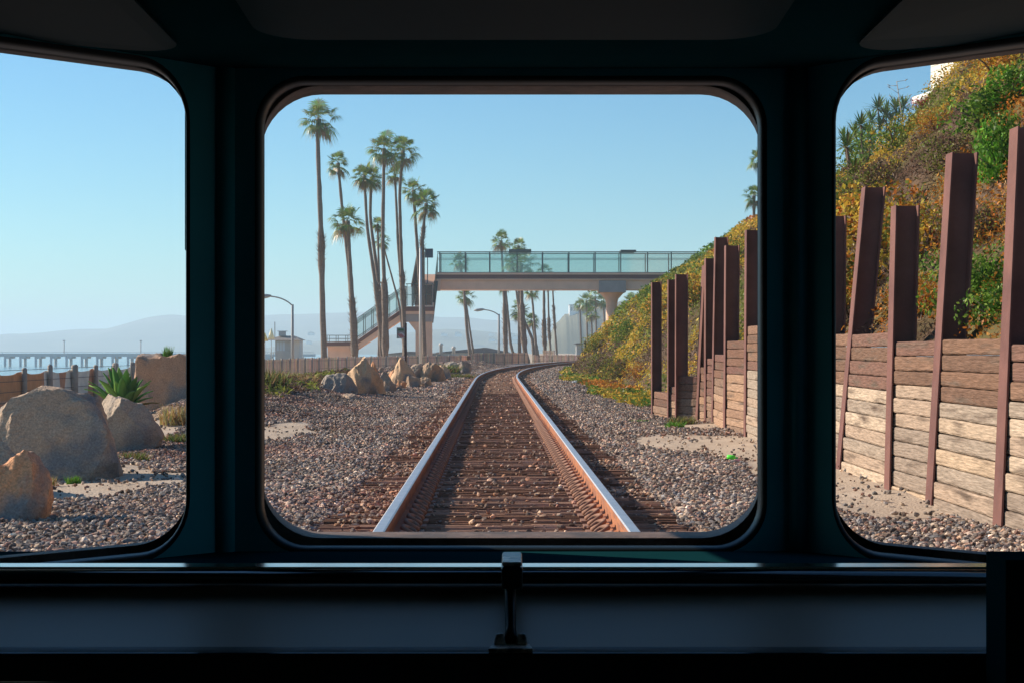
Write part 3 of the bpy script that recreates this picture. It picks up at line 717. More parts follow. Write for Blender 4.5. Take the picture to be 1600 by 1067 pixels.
def yucca(px, py, d, heads, label):
    dd = 12.
    while dd < 120 and hz(max(0, W(px, dd)-toe(dd)), dd) < Z(py, dd): dd += .25
    d = dd; x = W(px, d); z = hz(x-toe(d), d)-.1; o = empty('yucca', (x, d, z), label, 'yucca', 'yuccas on the hillside'); mb = MB()
    for k, (hx, hy, r_) in enumerate(heads):
        t = P(hx, hy, d+(k % 3-1)*.5); mb.tube([(x+(k-1)*.1, d, z-.2), ((x+t.x)/2+.1, (d+t.y)/2, z+(t.z-z)*.5), t], [.07, .055, .045], 6)
        c = bpy.data.objects.new('rosette', yrm[k % 3]); col.objects.link(c); c.parent = o; c.location = t-Vector((x, d, z)); c.scale = (r_*d/F*1.75,)*3; c.rotation_euler = (0, 0, k*1.1)
    mb.build('trunk', M_bark, o)
yucca(1378, 226, 45, [(1372, 170, 17), (1385, 182, 19), (1400, 170, 17), (1362, 190, 17), (1412, 168, 15), (1392, 192, 16), (1376, 200, 17), (1404, 184, 14)], 'spiky green yucca cluster on the skyline of the right window')
yucca(1345, 262, 42, [(1345, 196, 17), (1336, 210, 16), (1356, 206, 15), (1348, 222, 17), (1362, 216, 14)], 'lower yucca left of the skyline yucca cluster')
yucca(1325, 300, 40, [(1323, 230, 22), (1318, 215, 13)], 'yucca against the left edge of the right window')
yucca(1336, 330, 38, [(1335, 272, 22)], 'single bright yucca rosette above the leaning beam')

# ---- tall bare agave flower stalks
def stalk(pts, d, label, twigs=6):
    P3 = [P(a, b_, d) for a, b_ in pts]; P3.insert(0, P3[0]+Vector((0, 0, -.8))); o = empty('flower_stalk', P3[0], label, 'flower stalk', 'bare flower stalks on the slope')
    mb = MB(); n = len(P3); mb.tube(P3, [.024-.017*i/(n-1) for i in range(n)], 6); mb.build('stem', M_stalk, o)
    mb = MB(); rnd = random.Random(int(pts[0][0]))
    for k in range(twigs):
        p = P3[-1].lerp(P3[-2], k*.12); s_ = -1 if k % 2 else 1; e = p+Vector((s_*rnd.uniform(.08, .24), rnd.uniform(-.1, .1), rnd.uniform(.0, .12))); mb.tube([p, e], [.006, .003], 4)
        mb.tube([e, e+Vector((s_*.05, 0, .03))], [.010, .005], 4)
    mb.build('twigs', M_stalk, o)
M_stalk = mat('stalk', (.42, .36, .29), .9)
stalk([(1428, 320), (1412, 250), (1409, 180), (1401, 128)], 33, 'tall pale stalk with side twigs crossing the sky in the right window')
stalk([(1410, 318), (1405, 260), (1394, 190)], 34, 'thin pale stalk just left of the tall stalk', 2)
stalk([(1492, 212), (1484, 170), (1472, 124)], 30, 'thin stalk crossing in front of the house', 3)

# ------------------------------------------------------------------ house on the ridge
M_side = mat('siding', (.72, .68, .58), .7, noise_amt=.06, nscale=3); M_white = mat('white_paint', (.80, .79, .76), .6, noise_amt=.05, nscale=4)
ho = empty('house', (17.2, 60, 8.3), 'pale sided house with white trim on top of the hillside', 'house')
A = Vector((W(1425, 62.5), 62.5, 0)); B = Vector((16.9, 50, 0)); dv = (B-A).normalized(); nv = Vector((dv.y*-1, dv.x, 0)); nv = nv if nv.x > 0 else -nv
Mh = Matrix(((dv.x, nv.x, 0, A.x), (dv.y, nv.y, 0, A.y), (0, 0, 1, 0), (0, 0, 0, 1)))
mb = MB(); mb.box((0, 0, 10.18), (13, 9, 10.42), M=Mh); mb.build('terrace_slab', M_white, ho)
mb = MB(); mb.box((.6, .5, 10.42), (12.5, 8.6, 14.2), M=Mh)
for k in range(18): mb.box((.58, .47, 10.45+k*.2), (12.52, .5, 10.63+k*.2), M=Mh)
mb.build('wall', M_side, ho)
mb = MB(); mb.box((-.1, -.3, 14.2), (13.2, 9.4, 14.5), M=Mh); mb.build('roof', mat('roofing', (.22, .2, .19), .9), ho)
mb = MB(); mb.box((.3, .3, 7.6), (12.8, 8.8, 10.18), M=Mh); mb.build('base', M_side, ho)
mb = MB(); mb.box((3, .44, 11.4), (5, .468, 13), M=Mh); mb.build('window', mat('dark_glass', (.05, .06, .08), .1), ho)

# ------------------------------------------------------------------ palms
def crown_mesh(seed, n=30, fans=17):
    rnd = random.Random(seed); V = []; Fc = []; C = []
    for i in range(n):
        a = i*2.399+rnd.uniform(-.3, .3); e = math.radians(84-146*(i/n)**.85)+rnd.uniform(-.22, .22)
        d = Vector((math.cos(a)*math.cos(e), math.sin(a)*math.cos(e), math.sin(e)))
        L_ = rnd.uniform(.26, .62); tip = d*L_+Vector((0, 0, -.05)); sd = d.cross(Vector((0, 0, 1))).normalized(); nn = sd.cross(d)
        tip0 = d*.03; b_ = len(V); w_ = .010
        old = i > n*.86; cc = rnd.choice([(.20, .29, .06), (.14, .21, .05), (.28, .34, .09), (.10, .15, .04)]) if not old else rnd.choice([(.28, .20, .10), (.20, .16, .07)])
        V += [tip0-sd*w_, tip0+sd*w_, tip+sd*w_, tip-sd*w_]; Fc.append((b_, b_+1, b_+2, b_+3)); C.append((.2, .2, .07))
        rf = rnd.uniform(.34, .58); tw = rnd.uniform(-.5, .5)
        for k in range(fans):
            t = (k/(fans-1)-.5)*2*math.radians(100); dd = (d*math.cos(t)+(sd*math.cos(tw)+nn*math.sin(tw))*math.sin(t)).normalized()
            ln = rf*(1-.25*abs(k/(fans-1)-.5)*2)*rnd.uniform(.85, 1.1); wv = dd.cross(nn).normalized()*.022
            m_ = tip+dd*ln*.55+Vector((0, 0, -.02)); e2 = tip+dd*ln+Vector((0, 0, -.16*ln/.4*(1.2-d.z*.6)))+Vector((rnd.uniform(-.02, .02),)*3)
            b_ = len(V); V += [tip, m_-wv, m_+wv, e2]; c = tuple(v*rnd.uniform(.7, 1.35) for v in cc)
            Fc += [(b_, b_+1, b_+2), (b_+1, b_+3, b_+2)]; C += [c, c]
    # mixed faces: pad to triangles
    T = []; CC = []
    for f, c in zip(Fc, C):
        if len(f) == 4: T += [(f[0], f[1], f[2]), (f[0], f[2], f[3])]; CC += [c, c]
        else: T.append(f); CC.append(c)
    return np_mesh('crown', V, T, CC)
crowns = [crown_mesh(k) for k in range(5)]
for q in crowns: q.materials.append(M_palmleaf)
M_trunk = mat('palm_trunk', (.20, .15, .12), .95, noise_amt=.35, nscale=3, nstretch=(1, 1, 6), bump=.6, bscale=6)
PN = [0]
def palm(d, base, pts, cr, wpx, label, shaggy=None, zb=None, group='fan palms by the beach', cat='palm tree'):
    """base px; pts: (px, py) up the trunk, last is the crown centre; cr crown radius px; wpx trunk width px at the base"""
    k = PN[0]; PN[0] += 1; zb = gz(W(base, d), d) if zb is None else zb
    b0 = Vector((W(base, d), d, zb-.1)); tr = [b0]+[P(a, b_, d) for a, b_ in pts]; o = empty('palm_tree', b0, label, cat, group)
    # smooth the trunk
    Q = []; Rd = []; n = len(tr); M_ = 26; H = tr[-1].z-b0.z; rw = wpx*d/F/2; rnd = random.Random(k)
    for i in range(M_+1):
        z = b0.z+H*i/M_
        for a, b_ in zip(tr, tr[1:]):
            if a.z <= z <= b_.z+1e-6: t = (z-a.z)/(b_.z-a.z); p = a.lerp(b_, t); break
        else: p = tr[-1].copy()
        Q.append(p); t = i/M_; r_ = rw*(1-.42*t)
        if t < .06: r_ *= 1.25
        if shaggy and shaggy[0] < t < shaggy[1]: r_ *= rnd.uniform(1.25, 1.6)
        else: r_ *= rnd.uniform(.93, 1.07)
        if t > .93: r_ *= 1.35
        Rd.append(r_)
    for _ in range(2):
        Q = [Q[0]]+[(Q[i-1]+Q[i]*2+Q[i+1])/4 for i in range(1, len(Q)-1)]+[Q[-1]]
    mb = MB(); mb.tube(Q, Rd, 9, jit=.1); tk = mb.build('trunk', M_trunk, o)
    if shaggy:
        mb = MB()
        for _ in range(110):
            t = rnd.uniform(*shaggy); i = min(M_-1, int(t*M_)); p = Q[i].lerp(Q[i+1], t*M_-i); a = rnd.uniform(0, 6.28); r_ = Rd[i]
            dr = Vector((math.cos(a), math.sin(a), 0)); e = p+dr*(r_*1.5+rnd.uniform(.05, .2)); s_ = dr.cross(Vector((0, 0, 1)))*.05
            mb.add([p+dr*r_*.8-s_+Vector((0, 0, -.1)), p+dr*r_*.8+s_+Vector((0, 0, -.1)), e+Vector((0, 0, rnd.uniform(.05, .25)))], [(0, 1, 2)])
        mb.build('dead_leaf_bases', M_trunk, tk)
    c = bpy.data.objects.new('crown', crowns[k % 5]); col.objects.link(c); c.parent = o; c.location = Q[-1]-b0; s_ = cr*d/F*1.30; c.scale = (s_, s_, s_*.95); c.rotation_euler = (rnd.uniform(-.12, .12), rnd.uniform(-.12, .12), rnd.uniform(0, 6.28))
    return o
palm(118, 507, [(504, 480), (501, 350), (496, 215), (498, 186)], 33, 10, 'tallest fan palm at the left of the center window', (.42, .55))
palm(126, 557, [(545, 420), (533, 310), (528, 255)], 21, 7, 'slim palm second from the left with small round crown')
palm(116, 556, [(549, 450), (543, 345)], 29, 9, 'shorter thick crowned palm in front of the second slim palm', (.1, .5))
palm(128, 598, [(592, 480), (574, 360), (569, 275)], 24, 7, 'palm whose crown overlaps its neighbour left of the cluster', (.2, .45))
palm(129, 601, [(596, 480), (586, 400), (578, 340), (580, 277)], 22, 7, 'palm with curved trunk in the middle of the cluster')
palm(122, 602, [(602, 480), (598, 380), (600, 232)], 30, 8, 'tallest palm of the cluster left of the footbridge', (.1, .42))
palm(130, 634, [(630, 470), (627, 400), (624, 300), (630, 236)], 27, 7, 'second tallest palm of the cluster left of the footbridge', (.28, .45))
palm(133, 632, [(629, 470), (622, 380), (617, 272)], 17, 6, 'palm half hidden behind the second tallest palm')
palm(134, 592, [(593, 460), (590, 350)], 14, 5, 'small palm low between the cluster trunks')
palm(136, 634, [(625, 480), (606, 410), (597, 377)], 14, 4, 'leaning thin palm crossing the lower stair flight')
palm(131, 662, [(656, 440), (650, 360), (646, 297)], 22, 7, 'palm on the left of the pair above the stair tower')
palm(129, 664, [(660, 440), (659, 380), (666, 318)], 26, 7, 'palm on the right of the pair above the stair tower', (.68, .86))
palm(170, 791, [(788, 470), (783, 376)], 18, 6, 'palm standing behind the middle of the footbridge', (.1, .5))
palm(176, 812, [(811, 470), (810, 384)], 15, 6, 'palm right of the palm behind the bridge middle')
palm(178, 737, [(730, 520), (724, 440), (718, 408)], 16, 6, 'palm seen through the left bridge glass')
palm(186, 742, [(735, 520), (727, 463)], 16, 4, 'shorter palm just under the left part of the bridge deck')
palm(165, 822, [(816, 500), (814, 412)], 27, 8, 'broad crowned palm seen through the bridge glass', (.2, .6))
palm(182, 826, [(816, 520), (800, 408)], 15, 5, 'leaning palm behind the bridge glass')
palm(172, 853, [(850, 520), (850, 425)], 15, 6, 'palm whose crown shows at the foot of the bridge glass', (.2, .5))
palm(190, 839, [(836, 520), (832, 470), (830, 455)], 14, 5, 'palm with crown right below the bridge deck')
palm(184, 835, [(832, 530), (812, 485)], 17, 6, 'low palm in the middle of the trunks below the bridge')
palm(196, 806, [(798, 540), (789, 440)], 15, 5, 'far leaning palm under the bridge')
palm(200, 862, [(858, 520), (856, 442)], 13, 4, 'slim palm near the right end of the trunk row', (.3, .55))
palm(205, 871, [(866, 500), (863, 440)], 12, 4, 'rightmost slim palm of the trunk row', (.4, .7))
palm(195, 843, [(838, 540), (830, 500)], 14, 5, 'lowest palm crown below the bridge')
for px, py, r_, d, lb in ((916, 470, 15, 250, 'leftmost pale palm of the hazy group by the bridge pier'), (930, 463, 16, 262, 'upper palm of the hazy group by the bridge pier'), (924, 490, 13, 245, 'lower palm of the hazy group by the bridge pier'),
                     (943, 470, 14, 270, 'palm of the hazy group touching the bridge pier'), (906, 476, 11, 280, 'smallest palm left of the hazy group'), (985, 470, 15, 240, 'hazy palm right of the bridge pier')):
    palm(d, px+3, [(px+1, py+30), (px, py)], r_, 4, lb, zb=gz(W(px, d), d))
palm(128, 1176, [(1178, 340), (1178, 306)], 18, 7, 'lower palm on the hilltop beside the right window pillar', zb=7.0)
palm(132, 1186, [(1187, 300), (1186, 250)], 20, 7, 'upper palm on the hilltop beside the right window pillar', zb=7.0)

# ------------------------------------------------------------------ footbridge
BD = 140.0
M_beam = mat('tan_concrete', (.88, .58, .42), .85, noise_amt=.12, nscale=.8); M_band = mat('brown_band', (.20, .11, .095), .8, noise_amt=.15, nscale=1)
M_frame = mat('bridge_frame', (.10, .13, .13), .5); M_glass = glass_mat('bridge_glass', (.40, .66, .68), .06, .06); M_mesh = glass_mat('screen', (.16, .12, .10), .62, .0)
M_conc = mat('grey_concrete', (.40, .36, .34), .9, noise_amt=.15, nscale=1)
bridge = empty('footbridge', (W(957, BD), BD, 0), 'tan concrete footbridge with glass sides and a stair tower crossing the track', 'footbridge')
def zz(py, d=BD): return Z(py, d)
y0, y1 = BD, BD+2.6; xl, xr = W(683, BD), W(1250, BD)
mb = MB(); mb.box((xl, y0+.15, zz(453)), (xr, y1-.15, zz(437))); mb.build('girder', M_beam, bridge)
mb = MB(); mb.box((xl-.1, y0, zz(437)), (xr, y1, zz(427.5))); mb.build('deck', M_band, bridge)
mb = MB(); mb.box((xl-.1, y0-.04, zz(429.5)), (xr, y0, zz(426.5))); mb.box((xl-.1, y0-.03, zz(437.5)), (xr, y0, zz(436))); mb.build('deck_edge', M_beam, bridge)
# side screens: posts, rails, panes
posts_px = [687, 727, 765, 808, 848, 889, 930, 970, 1012, 1049, 1090, 1130]
for side, yy_ in ((0, y0+.08), (1, y1-.08)):
    mb = MB()
    for px in posts_px: mb.box((W(px, BD)-.045, yy_-.04, zz(427)), (W(px, BD)+.045, yy_+.04, zz(394)))
    mb.bar((xl, yy_, zz(394)), (xr, yy_, zz(394)), .09, .08); mb.bar((xl, yy_, zz(404)), (xr, yy_, zz(404)), .05, .04); mb.bar((xl, yy_, zz(426)), (xr, yy_, zz(426)), .05, .05)
    mb.build('railing_frame', M_frame, bridge)
    for a, b_ in zip(posts_px, posts_px[1:]):
        mb = MB(); mb.box((W(a, BD)+.05, yy_-.006, zz(425.6)), (W(b_, BD)-.05, yy_+.006, zz(395))); mb.build('glass_pane', M_glass, bridge)
# roof plates of the canopy visible above the rail
mb = MB(); mb.box((W(795, BD), y0, zz(394)+.05), (W(830, BD), y1, zz(392)+.12)); mb.box((W(970, BD), y0, zz(394)+.05), (W(994, BD), y1, zz(393)+.12)); mb.build('sign_box', M_frame, bridge)
# right pier
mb = MB(); X = W(957, BD); w1 = W(978, BD)-X
mb.box((X-w1, y0-.08, zz(457)), (X+w1, y1+.08, zz(439))); mb.build('pier_head', M_conc, bridge)
mb = MB(); prof = [(w1*.92, 457), (w1*.75, 461), (w1*.5, 467), (w1*.42, 475)]; ring = []
n = 20; vs = []
for (r_, py) in prof+[(w1*.42, 600)]:
    for k in range(n): a = 2*math.pi*k/n; vs.append((X+r_*math.cos(a), BD+1.3+r_*math.sin(a), zz(py)))
mb.add(vs, [(i*n+k, (i+1)*n+k, (i+1)*n+(k+1) % n, i*n+(k+1) % n) for i in range(len(prof)) for k in range(n)], sm=True); mb.build('pier', M_beam, bridge)
# stair tower
ty = BD-3.6; t1 = ty+1.9     # lower landing in front of the deck
zl = Z(478, ty); xa, xb = W(632, ty), W(676, ty)
mb = MB(); mb.box((xa, ty, Z(491, ty)), (xb, t1, Z(479, ty))); mb.build('landing', M_beam, bridge)
mb = MB(); mb.box((xa-.02, ty-.05, Z(486.5, ty)), (xb+.05, t1, Z(480, ty)+.02)); mb.build('landing_band', M_band, bridge)
mb = MB(); mb.box((xa+.05, ty+.1, Z(503, ty)), (xb-.05, t1-.1, Z(491, ty))); mb.build('column_head', M_conc, bridge)
mb = MB(); mb.prism([(W(638, ty), Z(503, ty)), (W(649, ty), Z(517, ty)), (W(649, ty), -1), (W(674, ty), -1), (W(674, ty), Z(503, ty))], ty+.2, t1-.2); mb.build('column', M_beam, bridge)
# landing enclosure
mb = MB()
for px in (636, 646, 656, 666, 675):
    mb.bar((W(px, ty), ty+.05, zl), (W(px, ty), ty+.05, Z(444, ty)), .05, .05)
for k in range(14): px = 634+k*1.0; mb.bar((W(px, ty), ty+.05, zl), (W(px, ty), ty+.05, Z(448, ty)), .018, .018)
mb.bar((W(634, ty), ty+.05, Z(444, ty)), (W(676, ty), ty+.05, Z(443, ty)), .06, .06); mb.bar((W(634, ty), ty+.05, Z(461, ty)), (W(676, ty), ty+.05, Z(461, ty)), .04, .04)
mb.bar((W(676, ty), ty+.05, Z(444, ty)), (W(676, ty), t1, Z(444, ty)), .06, .06); mb.build('landing_railing', M_frame, bridge)
mb = MB(); mb.box((W(647, ty), ty+.08, zl+.05), (W(675, ty), ty+.10, Z(445, ty))); mb.build('landing_screen', M_mesh, bridge)
# upper flight rises away from the camera to the deck
u0, u1 = t1, BD+.4; ua, ub = W(646, ty), W(677, ty); za, zb_ = zl, Z(427, BD)
mb = MB(); mb.add([(ua, u0, za-.5), (ub, u0, za-.5), (ub, u1+2, zb_-.5), (ua, u1+2, zb_-.5), (ua, u0, za), (ub, u0, za), (ub, u1+2, zb_), (ua, u1+2, zb_)], [(3,2,1,0),(4,5,6,7),(0,1,5,4),(1,2,6,5),(2,3,7,6),(3,0,4,7)]); mb.build('upper_flight', M_beam, bridge)
for s_, (x0_, x1_) in enumerate(((W(641, ty), W(652, BD)), (W(676.5, ty), W(682, BD)))):
    mb = MB(); mb.add([(x0_, u0, za-.4), (x1_, u1+1.5, zb_-.4), (x1_+(.0), u1+1.5, zz(393)), (x0_, u0, Z(444, ty)), (x0_+.04, u0, za-.4), (x1_+.04, u1+1.5, zb_-.4), (x1_+.04, u1+1.5, zz(393)), (x0_+.04, u0, Z(444, ty))],
                      [(0, 1, 2, 3), (7, 6, 5, 4), (0, 3, 7, 4), (1, 5, 6, 2), (3, 2, 6, 7), (0, 4, 5, 1)]); mb.build('stair_screen', M_mesh, bridge)
# leaning support strut (right edge of tower)
mb = MB(); mb.prism([(W(679, BD), zz(440)), (W(685.5, BD), zz(440)), (W(678, BD), zz(505)), (W(675, BD), zz(505))], BD-1.2, BD-1.0); mb.build('mesh_side', M_frame, bridge)
mb = MB(); mb.box((W(682, BD), y0-.3, zz(455)), (W(688, BD), y0+.2, zz(437))); mb.build('corbel', M_beam, bridge)
mb = MB(); mb.prism([(W(641, BD), zz(448)), (W(651, BD), zz(393)), (W(663, BD), zz(393)), (W(663, BD), zz(448))], BD+.6, BD+.8); mb.build('tower_wall', mat('tower_mesh', (.30, .23, .17), .8, noise_amt=.2, nscale=3), bridge)
# lower flight down to the left, in the plane of the landing
def par(px0, ya0, yb0, px1, ya1, yb1, d0, d1):
    return [(W(px0, ty), Z(ya0, ty)), (W(px1, ty), Z(ya1, ty)), (W(px1, ty), Z(yb1, ty)), (W(px0, ty), Z(yb0, ty))]
mb = MB(); mb.prism(par(632, 479, 497, 555, 533, 548, 0, 0), ty+.1, t1-.1); mb.build('lower_flight', M_beam, bridge)
mb = MB(); mb.prism(par(632, 480.5, 487, 555, 534, 540, 0, 0), ty+.03, ty+.1); mb.prism(par(555, 534, 540, 510, 535, 540.5, 0, 0), ty+.03, ty+.1); mb.build('flight_band', M_band, bridge)
mb = MB(); mb.prism(par(555, 533, 546, 508, 534, 542, 0, 0), ty+.1, t1); mb.build('lower_landing', M_beam, bridge)
mb = MB(); mb.box((W(511, ty), ty+.4, -1.2), (W(556, ty), t1-.1, Z(542, ty))); mb.build('base_wall', M_beam, bridge)
mb = MB()
for yy_ in (ty+.08, t1-.08):
    for t in np.linspace(0, 1, 7):
        px = 632-77*t; pyb = 479+54*t; mb.bar((W(px, ty), yy_, Z(pyb, ty)), (W(px, ty), yy_, Z(pyb-33, ty)), .06, .06)
    for o_ in (33, 28, 4): mb.bar((W(632, ty), yy_, Z(479-o_, ty)), (W(555, ty), yy_, Z(533-o_, ty)), .06, .06)
    for px in (511, 525, 540, 549): mb.bar((W(px, ty), yy_, Z(534, ty)), (W(px, ty), yy_, Z(524, ty)), .04, .04)
    for o_ in (524, 529): mb.bar((W(510, ty), yy_, Z(o_, ty)), (W(552, ty), yy_, Z(o_, ty)), .04, .04)
mb.build('stair_railing', M_frame, bridge)
for k in range(6):
    ta, tb = k/6, (k+1)/6; mb = MB()
    mb.prism([(W(631.4-77*ta, ty), Z(479+54*ta-4, ty)), (W(632.6-77*tb, ty), Z(479+54*tb-4, ty)), (W(632.6-77*tb, ty), Z(479+54*tb-32, ty)), (W(631.4-77*ta, ty), Z(479+54*ta-32, ty))], ty+.12, ty+.13); mb.build('glass_pane', M_glass, bridge)
mb = MB(); mb.box((W(664, BD-3.9), BD-3.95, Z(403, BD-3.9)), (W(676.5, BD-3.9), BD-3.75, Z(389, BD-3.9)))
mb.bar((W(668, BD-3.9), BD-3.85, Z(403, BD-3.9)), (W(668, BD-3.9), BD-3.85, Z(444, BD-3.9)), .07, .07); mb.build('dark_sign_panel', mat('sign_navy', (.05, .07, .11), .6), bridge)

# ------------------------------------------------------------------ poles and lamps
M_pole = mat('pole_metal', (.42, .42, .41), .5, metal=.3); M_dpole = mat('lamp_pole', (.30, .31, .31), .6)
po = empty('pole', (W(657, 112), 112, 0), 'plain pale metal pole in front of the stair tower', 'pole')
d = 112; mb = MB(); mb.tube([(W(657, d), d, -.1), (W(657, d), d, Z(388, d))], [.10, .075], 10); mb.build('shaft', mat('galvanised', (.62, .61, .58), .45, metal=.2), po)
mb = MB(); mb.tube([(W(657, d), d, Z(388, d)), (W(657, d), d, Z(386, d))], [.09, .04], 8); mb.build('cap', M_pole, po)
def lamp(px, pyt, tip, d, label, wpx=5):
    zb = gz(W(px, d), d)-.1; o = empty('street_lamp', (W(px, d), d, zb), label, 'street lamp', 'street lamps by the beach'); r_ = wpx*d/F/2
    mb = MB(); mb.tube([(W(px, d), d, zb), P(px, pyt, d)], [r_, r_*.75], 8); mb.build('pole', M_dpole, o)
    a = P(px, pyt+2, d); e = P(tip[0], tip[1], d); c = P(px-(px-tip[0])*.35, tip[1]+.5, d)
    pts = [a*(1-t)**2+c*2*t*(1-t)+e*t*t for t in np.linspace(0, 1, 9)]; mb = MB(); mb.tube(pts, r_*.42, 6); mb.build('arm', M_dpole, o)
    mb = MB(); mb.tube([e+Vector((.25, 0, .02)), e, e+Vector((-.45, 0, -.05)), e+Vector((-.75, 0, -.08))], [.05, .12, .14, .05], 8); mb.build('lamp_head', M_dpole, o)
lamp(457, 476, (417, 463), 98, 'street lamp with a curved arm beside the lifeguard tower')
lamp(779.5, 491, (753, 484), 160, 'street lamp with a curved arm seen under the footbridge', 4)
# sign on a dark post by the rocks
d = 58; sg = empty('track_sign', (W(634, d), d, 0), 'small striped railway sign on a dark steel post among the rocks', 'railway sign')
M_darks = mat('sign_post_steel', (.09, .05, .045), .7)
mb = MB(); mb.bar((W(634, d), d, gz(W(634, d), d)-.1), (W(634, d), d, Z(505, d)), .07, .05); mb.build('post', M_darks, sg)
mb = MB(); mb.box((W(620, d), d-.05, Z(529, d)), (W(632.5, d), d-.03, Z(512, d))); mb.build('plate', mat('sign_plate', (.30, .31, .28), .7), sg)
mb = MB(); X = W(627.3, d); zc = Z(524.5, d); r_ = 5.0*d/F
mb.prism([(X+r_*math.cos(a), zc+r_*math.sin(a)) for a in np.linspace(0, 2*math.pi, 17)[:-1]], d-.065, d-.05); mb.build('disc', mat('sign_white', (.6, .55, .52), .6), sg)
mb = MB()
for q in (-.055, 0, .055): mb.bar((X-.07+q, d-.07, zc+.06), (X+.05+q, d-.07, zc-.06), .008, .022)
mb.build('red_stripes', mat('sign_red', (.5, .06, .05), .6), sg)
mb = MB(); mb.box((W(622, d), d-.062, Z(517, d)), (W(631, d), d-.05, Z(514, d))); mb.build('green_band', mat('sign_green', (.07, .16, .08), .6), sg)
# short black post near the bush tip and white marker
d = 118; o = MB(); o.tube([(W(914.5, d), d, -.1), (W(914.5, d), d, Z(536, d))], [.10, .10], 8); o.tube([(W(914.5, d), d, Z(536, d)), (W(914.5, d), d, Z(532.5, d))], [.15, .04], 8); tag(o.build('signal_post', M_darks), 'short black post where the rails disappear behind the bushes', 'post')
o = MB(); d = 61; o.box((W(894, d), d, -.02), (W(909, d), d+.25, .07)); o.box((W(897, d), d+.03, .07), (W(906, d), d+.22, .10)); tag(bevel(o.build('concrete_block', M_white), .02), 'small white concrete block beside the ballast', 'block')

# ------------------------------------------------------------------ fences
M_slat = mat('slat_wood', (1, 1, 1), .9, use_col=True, noise_amt=.25, nscale=4); M_fpost = mat('fence_post', (.36, .30, .25), .9, noise_amt=.25, nscale=6)
def slat_fence(pts, label, ph=1.0, step=.11, postgap=2.4, slatc=((.78, .54, .39), (.68, .46, .33), (.84, .60, .45), (.60, .40, .30)), zt=.70):
    c0 = Vector((*pts[0], 0)); o = empty('slat_fence', (pts[0][0], pts[0][1], -.3), label, 'fence', 'slatted fences along the beach'); mb = MB(); mp_ = MB(); mw = MB(); rnd = random.Random(len(label)); acc = 0
    for a, b_ in zip(pts, pts[1:]):
        a = Vector((*a, 0)); b_ = Vector((*b_, 0)); L_ = (b_-a).length; dd = (b_-a)/L_; ang = math.atan2(dd.y, dd.x); s_ = 0
        while s_ < L_:
            p = a+dd*s_; zb = gz(p.x, p.y)-.1; Mx = Matrix.Translation((p.x, p.y, 0))@Matrix.Rotation(ang, 4, 'Z')
            mb.box((-.04, -.01, zb), (.035, .01, zt+rnd.uniform(-.04, .04)), tuple(v*rnd.uniform(.85, 1.15) for v in rnd.choice(slatc)), Mx); s_ += step
            acc += step
            if acc > postgap: acc = 0; p2 = p-Vector((-dd.y, dd.x, 0))*.09*(1 if dd.x > -2 else -1); mp_ = MB(); mp_.tube([(p2.x, p2.y, zb-.1), (p2.x, p2.y, zt+.05)], [.05, .045], 6); mp_.build('post', M_fpost, o)
        for z in (.55, .1): mw.bar((a.x, a.y-.03, z*zt/.7), (b_.x, b_.y-.03, z*zt/.7), .015, .015)
    mb.build('slats', M_slat, o); mw.build('wires', M_darks, o)
slat_fence([(-11.7, 77), (-11.0, 96), (-8.7, 115), (-5.7, 127), (-3.2, 134)], 'long slatted brown fence behind the boulders in the center window')
slat_fence([(-3.15, 131.5), (-.4, 139), (1.35, 147)], 'taller slatted fence panel left of the rails under the footbridge', zt=.86)
slat_fence([(1.9, 158), (4.4, 160), (6.5, 163)], 'low slatted fence under the bridge near the palm trunks', zt=.62)
slat_fence([(3.0, 165), (4.2, 165.5)], 'small raised fence corner behind the low fence', zt=1.05)
mb = MB(); mb.box((W(730, 133), 133, -.5), (W(736, 133), 133.6, Z(556, 133))); tag(bevel(mb.build('utility_box', mat('box_brown', (.10, .07, .06), .8, noise_amt=.2)), .03), 'dark brown box at the left end of the taller fence panel', 'utility box')
# left window: post and wire fence with cloth
lf = empty('beach_fence', (-12.2, 52, -.4), 'beach fence of round wooden posts with wire and orange and white netting', 'fence')
yp = 37.5; rnd = random.Random(9); pp = []
while yp < 76: pp.append(Vector((-12.05+.012*(yp-40)*1.0, yp, 0))); yp += 2.3
for k, p in enumerate(pp):
    mb = MB(); zb = gz(p.x, p.y)-.2; zt_ = .80+rnd.uniform(-.03, .03); r_ = .10 if k % 5 in (1, 4) else .07
    mb.tube([(p.x, p.y, zb), (p.x+rnd.uniform(-.02, .02), p.y, zt_-.03), (p.x, p.y, zt_)], [r_, r_*.95, r_*.6], 9); mb.build('post', M_fpost, lf)
mb = MB()
for z in (.72, .45, .2, -.05): mb.bar(pp[0]+Vector((0, 0, z)), pp[-1]+Vector((0, 0, z)), .012, .012)
mb.build('wires', M_darks, lf)
M_net = mat('netting', (1, 1, 1), .9, use_col=True, noise_amt=.2, nscale=3)
mb = MB(); n = 150; V = []; C = []; Fc = []
for i in range(n+1):
    t = i/n*(len(pp)-1); k = min(len(pp)-2, int(t)); p = pp[k].lerp(pp[k+1], t-k); wob = .03*math.sin(i*1.3)
    sag = .08*math.sin(math.pi*(t-k))
    V += [(p.x-.09+wob, p.y, -.55), (p.x-.09-wob, p.y, .0), (p.x-.09+wob, p.y, .68-sag)]
for i in range(n):
    b_ = i*3; u = i % 21
    up = (.62, .30, .14) if i < 26 else ((.55, .28, .17) if u in (3, 4, 5, 12, 13) else (.70, .68, .62))
    Fc += [(b_, b_+3, b_+4, b_+1), (b_+1, b_+4, b_+5, b_+2)]; C += [(.60, .32, .20), up]
o = link('netting', np_mesh('netting', V, Fc, C), lf, M_net); sm = o.modifiers.new('thick', 'SOLIDIFY'); sm.thickness = .01

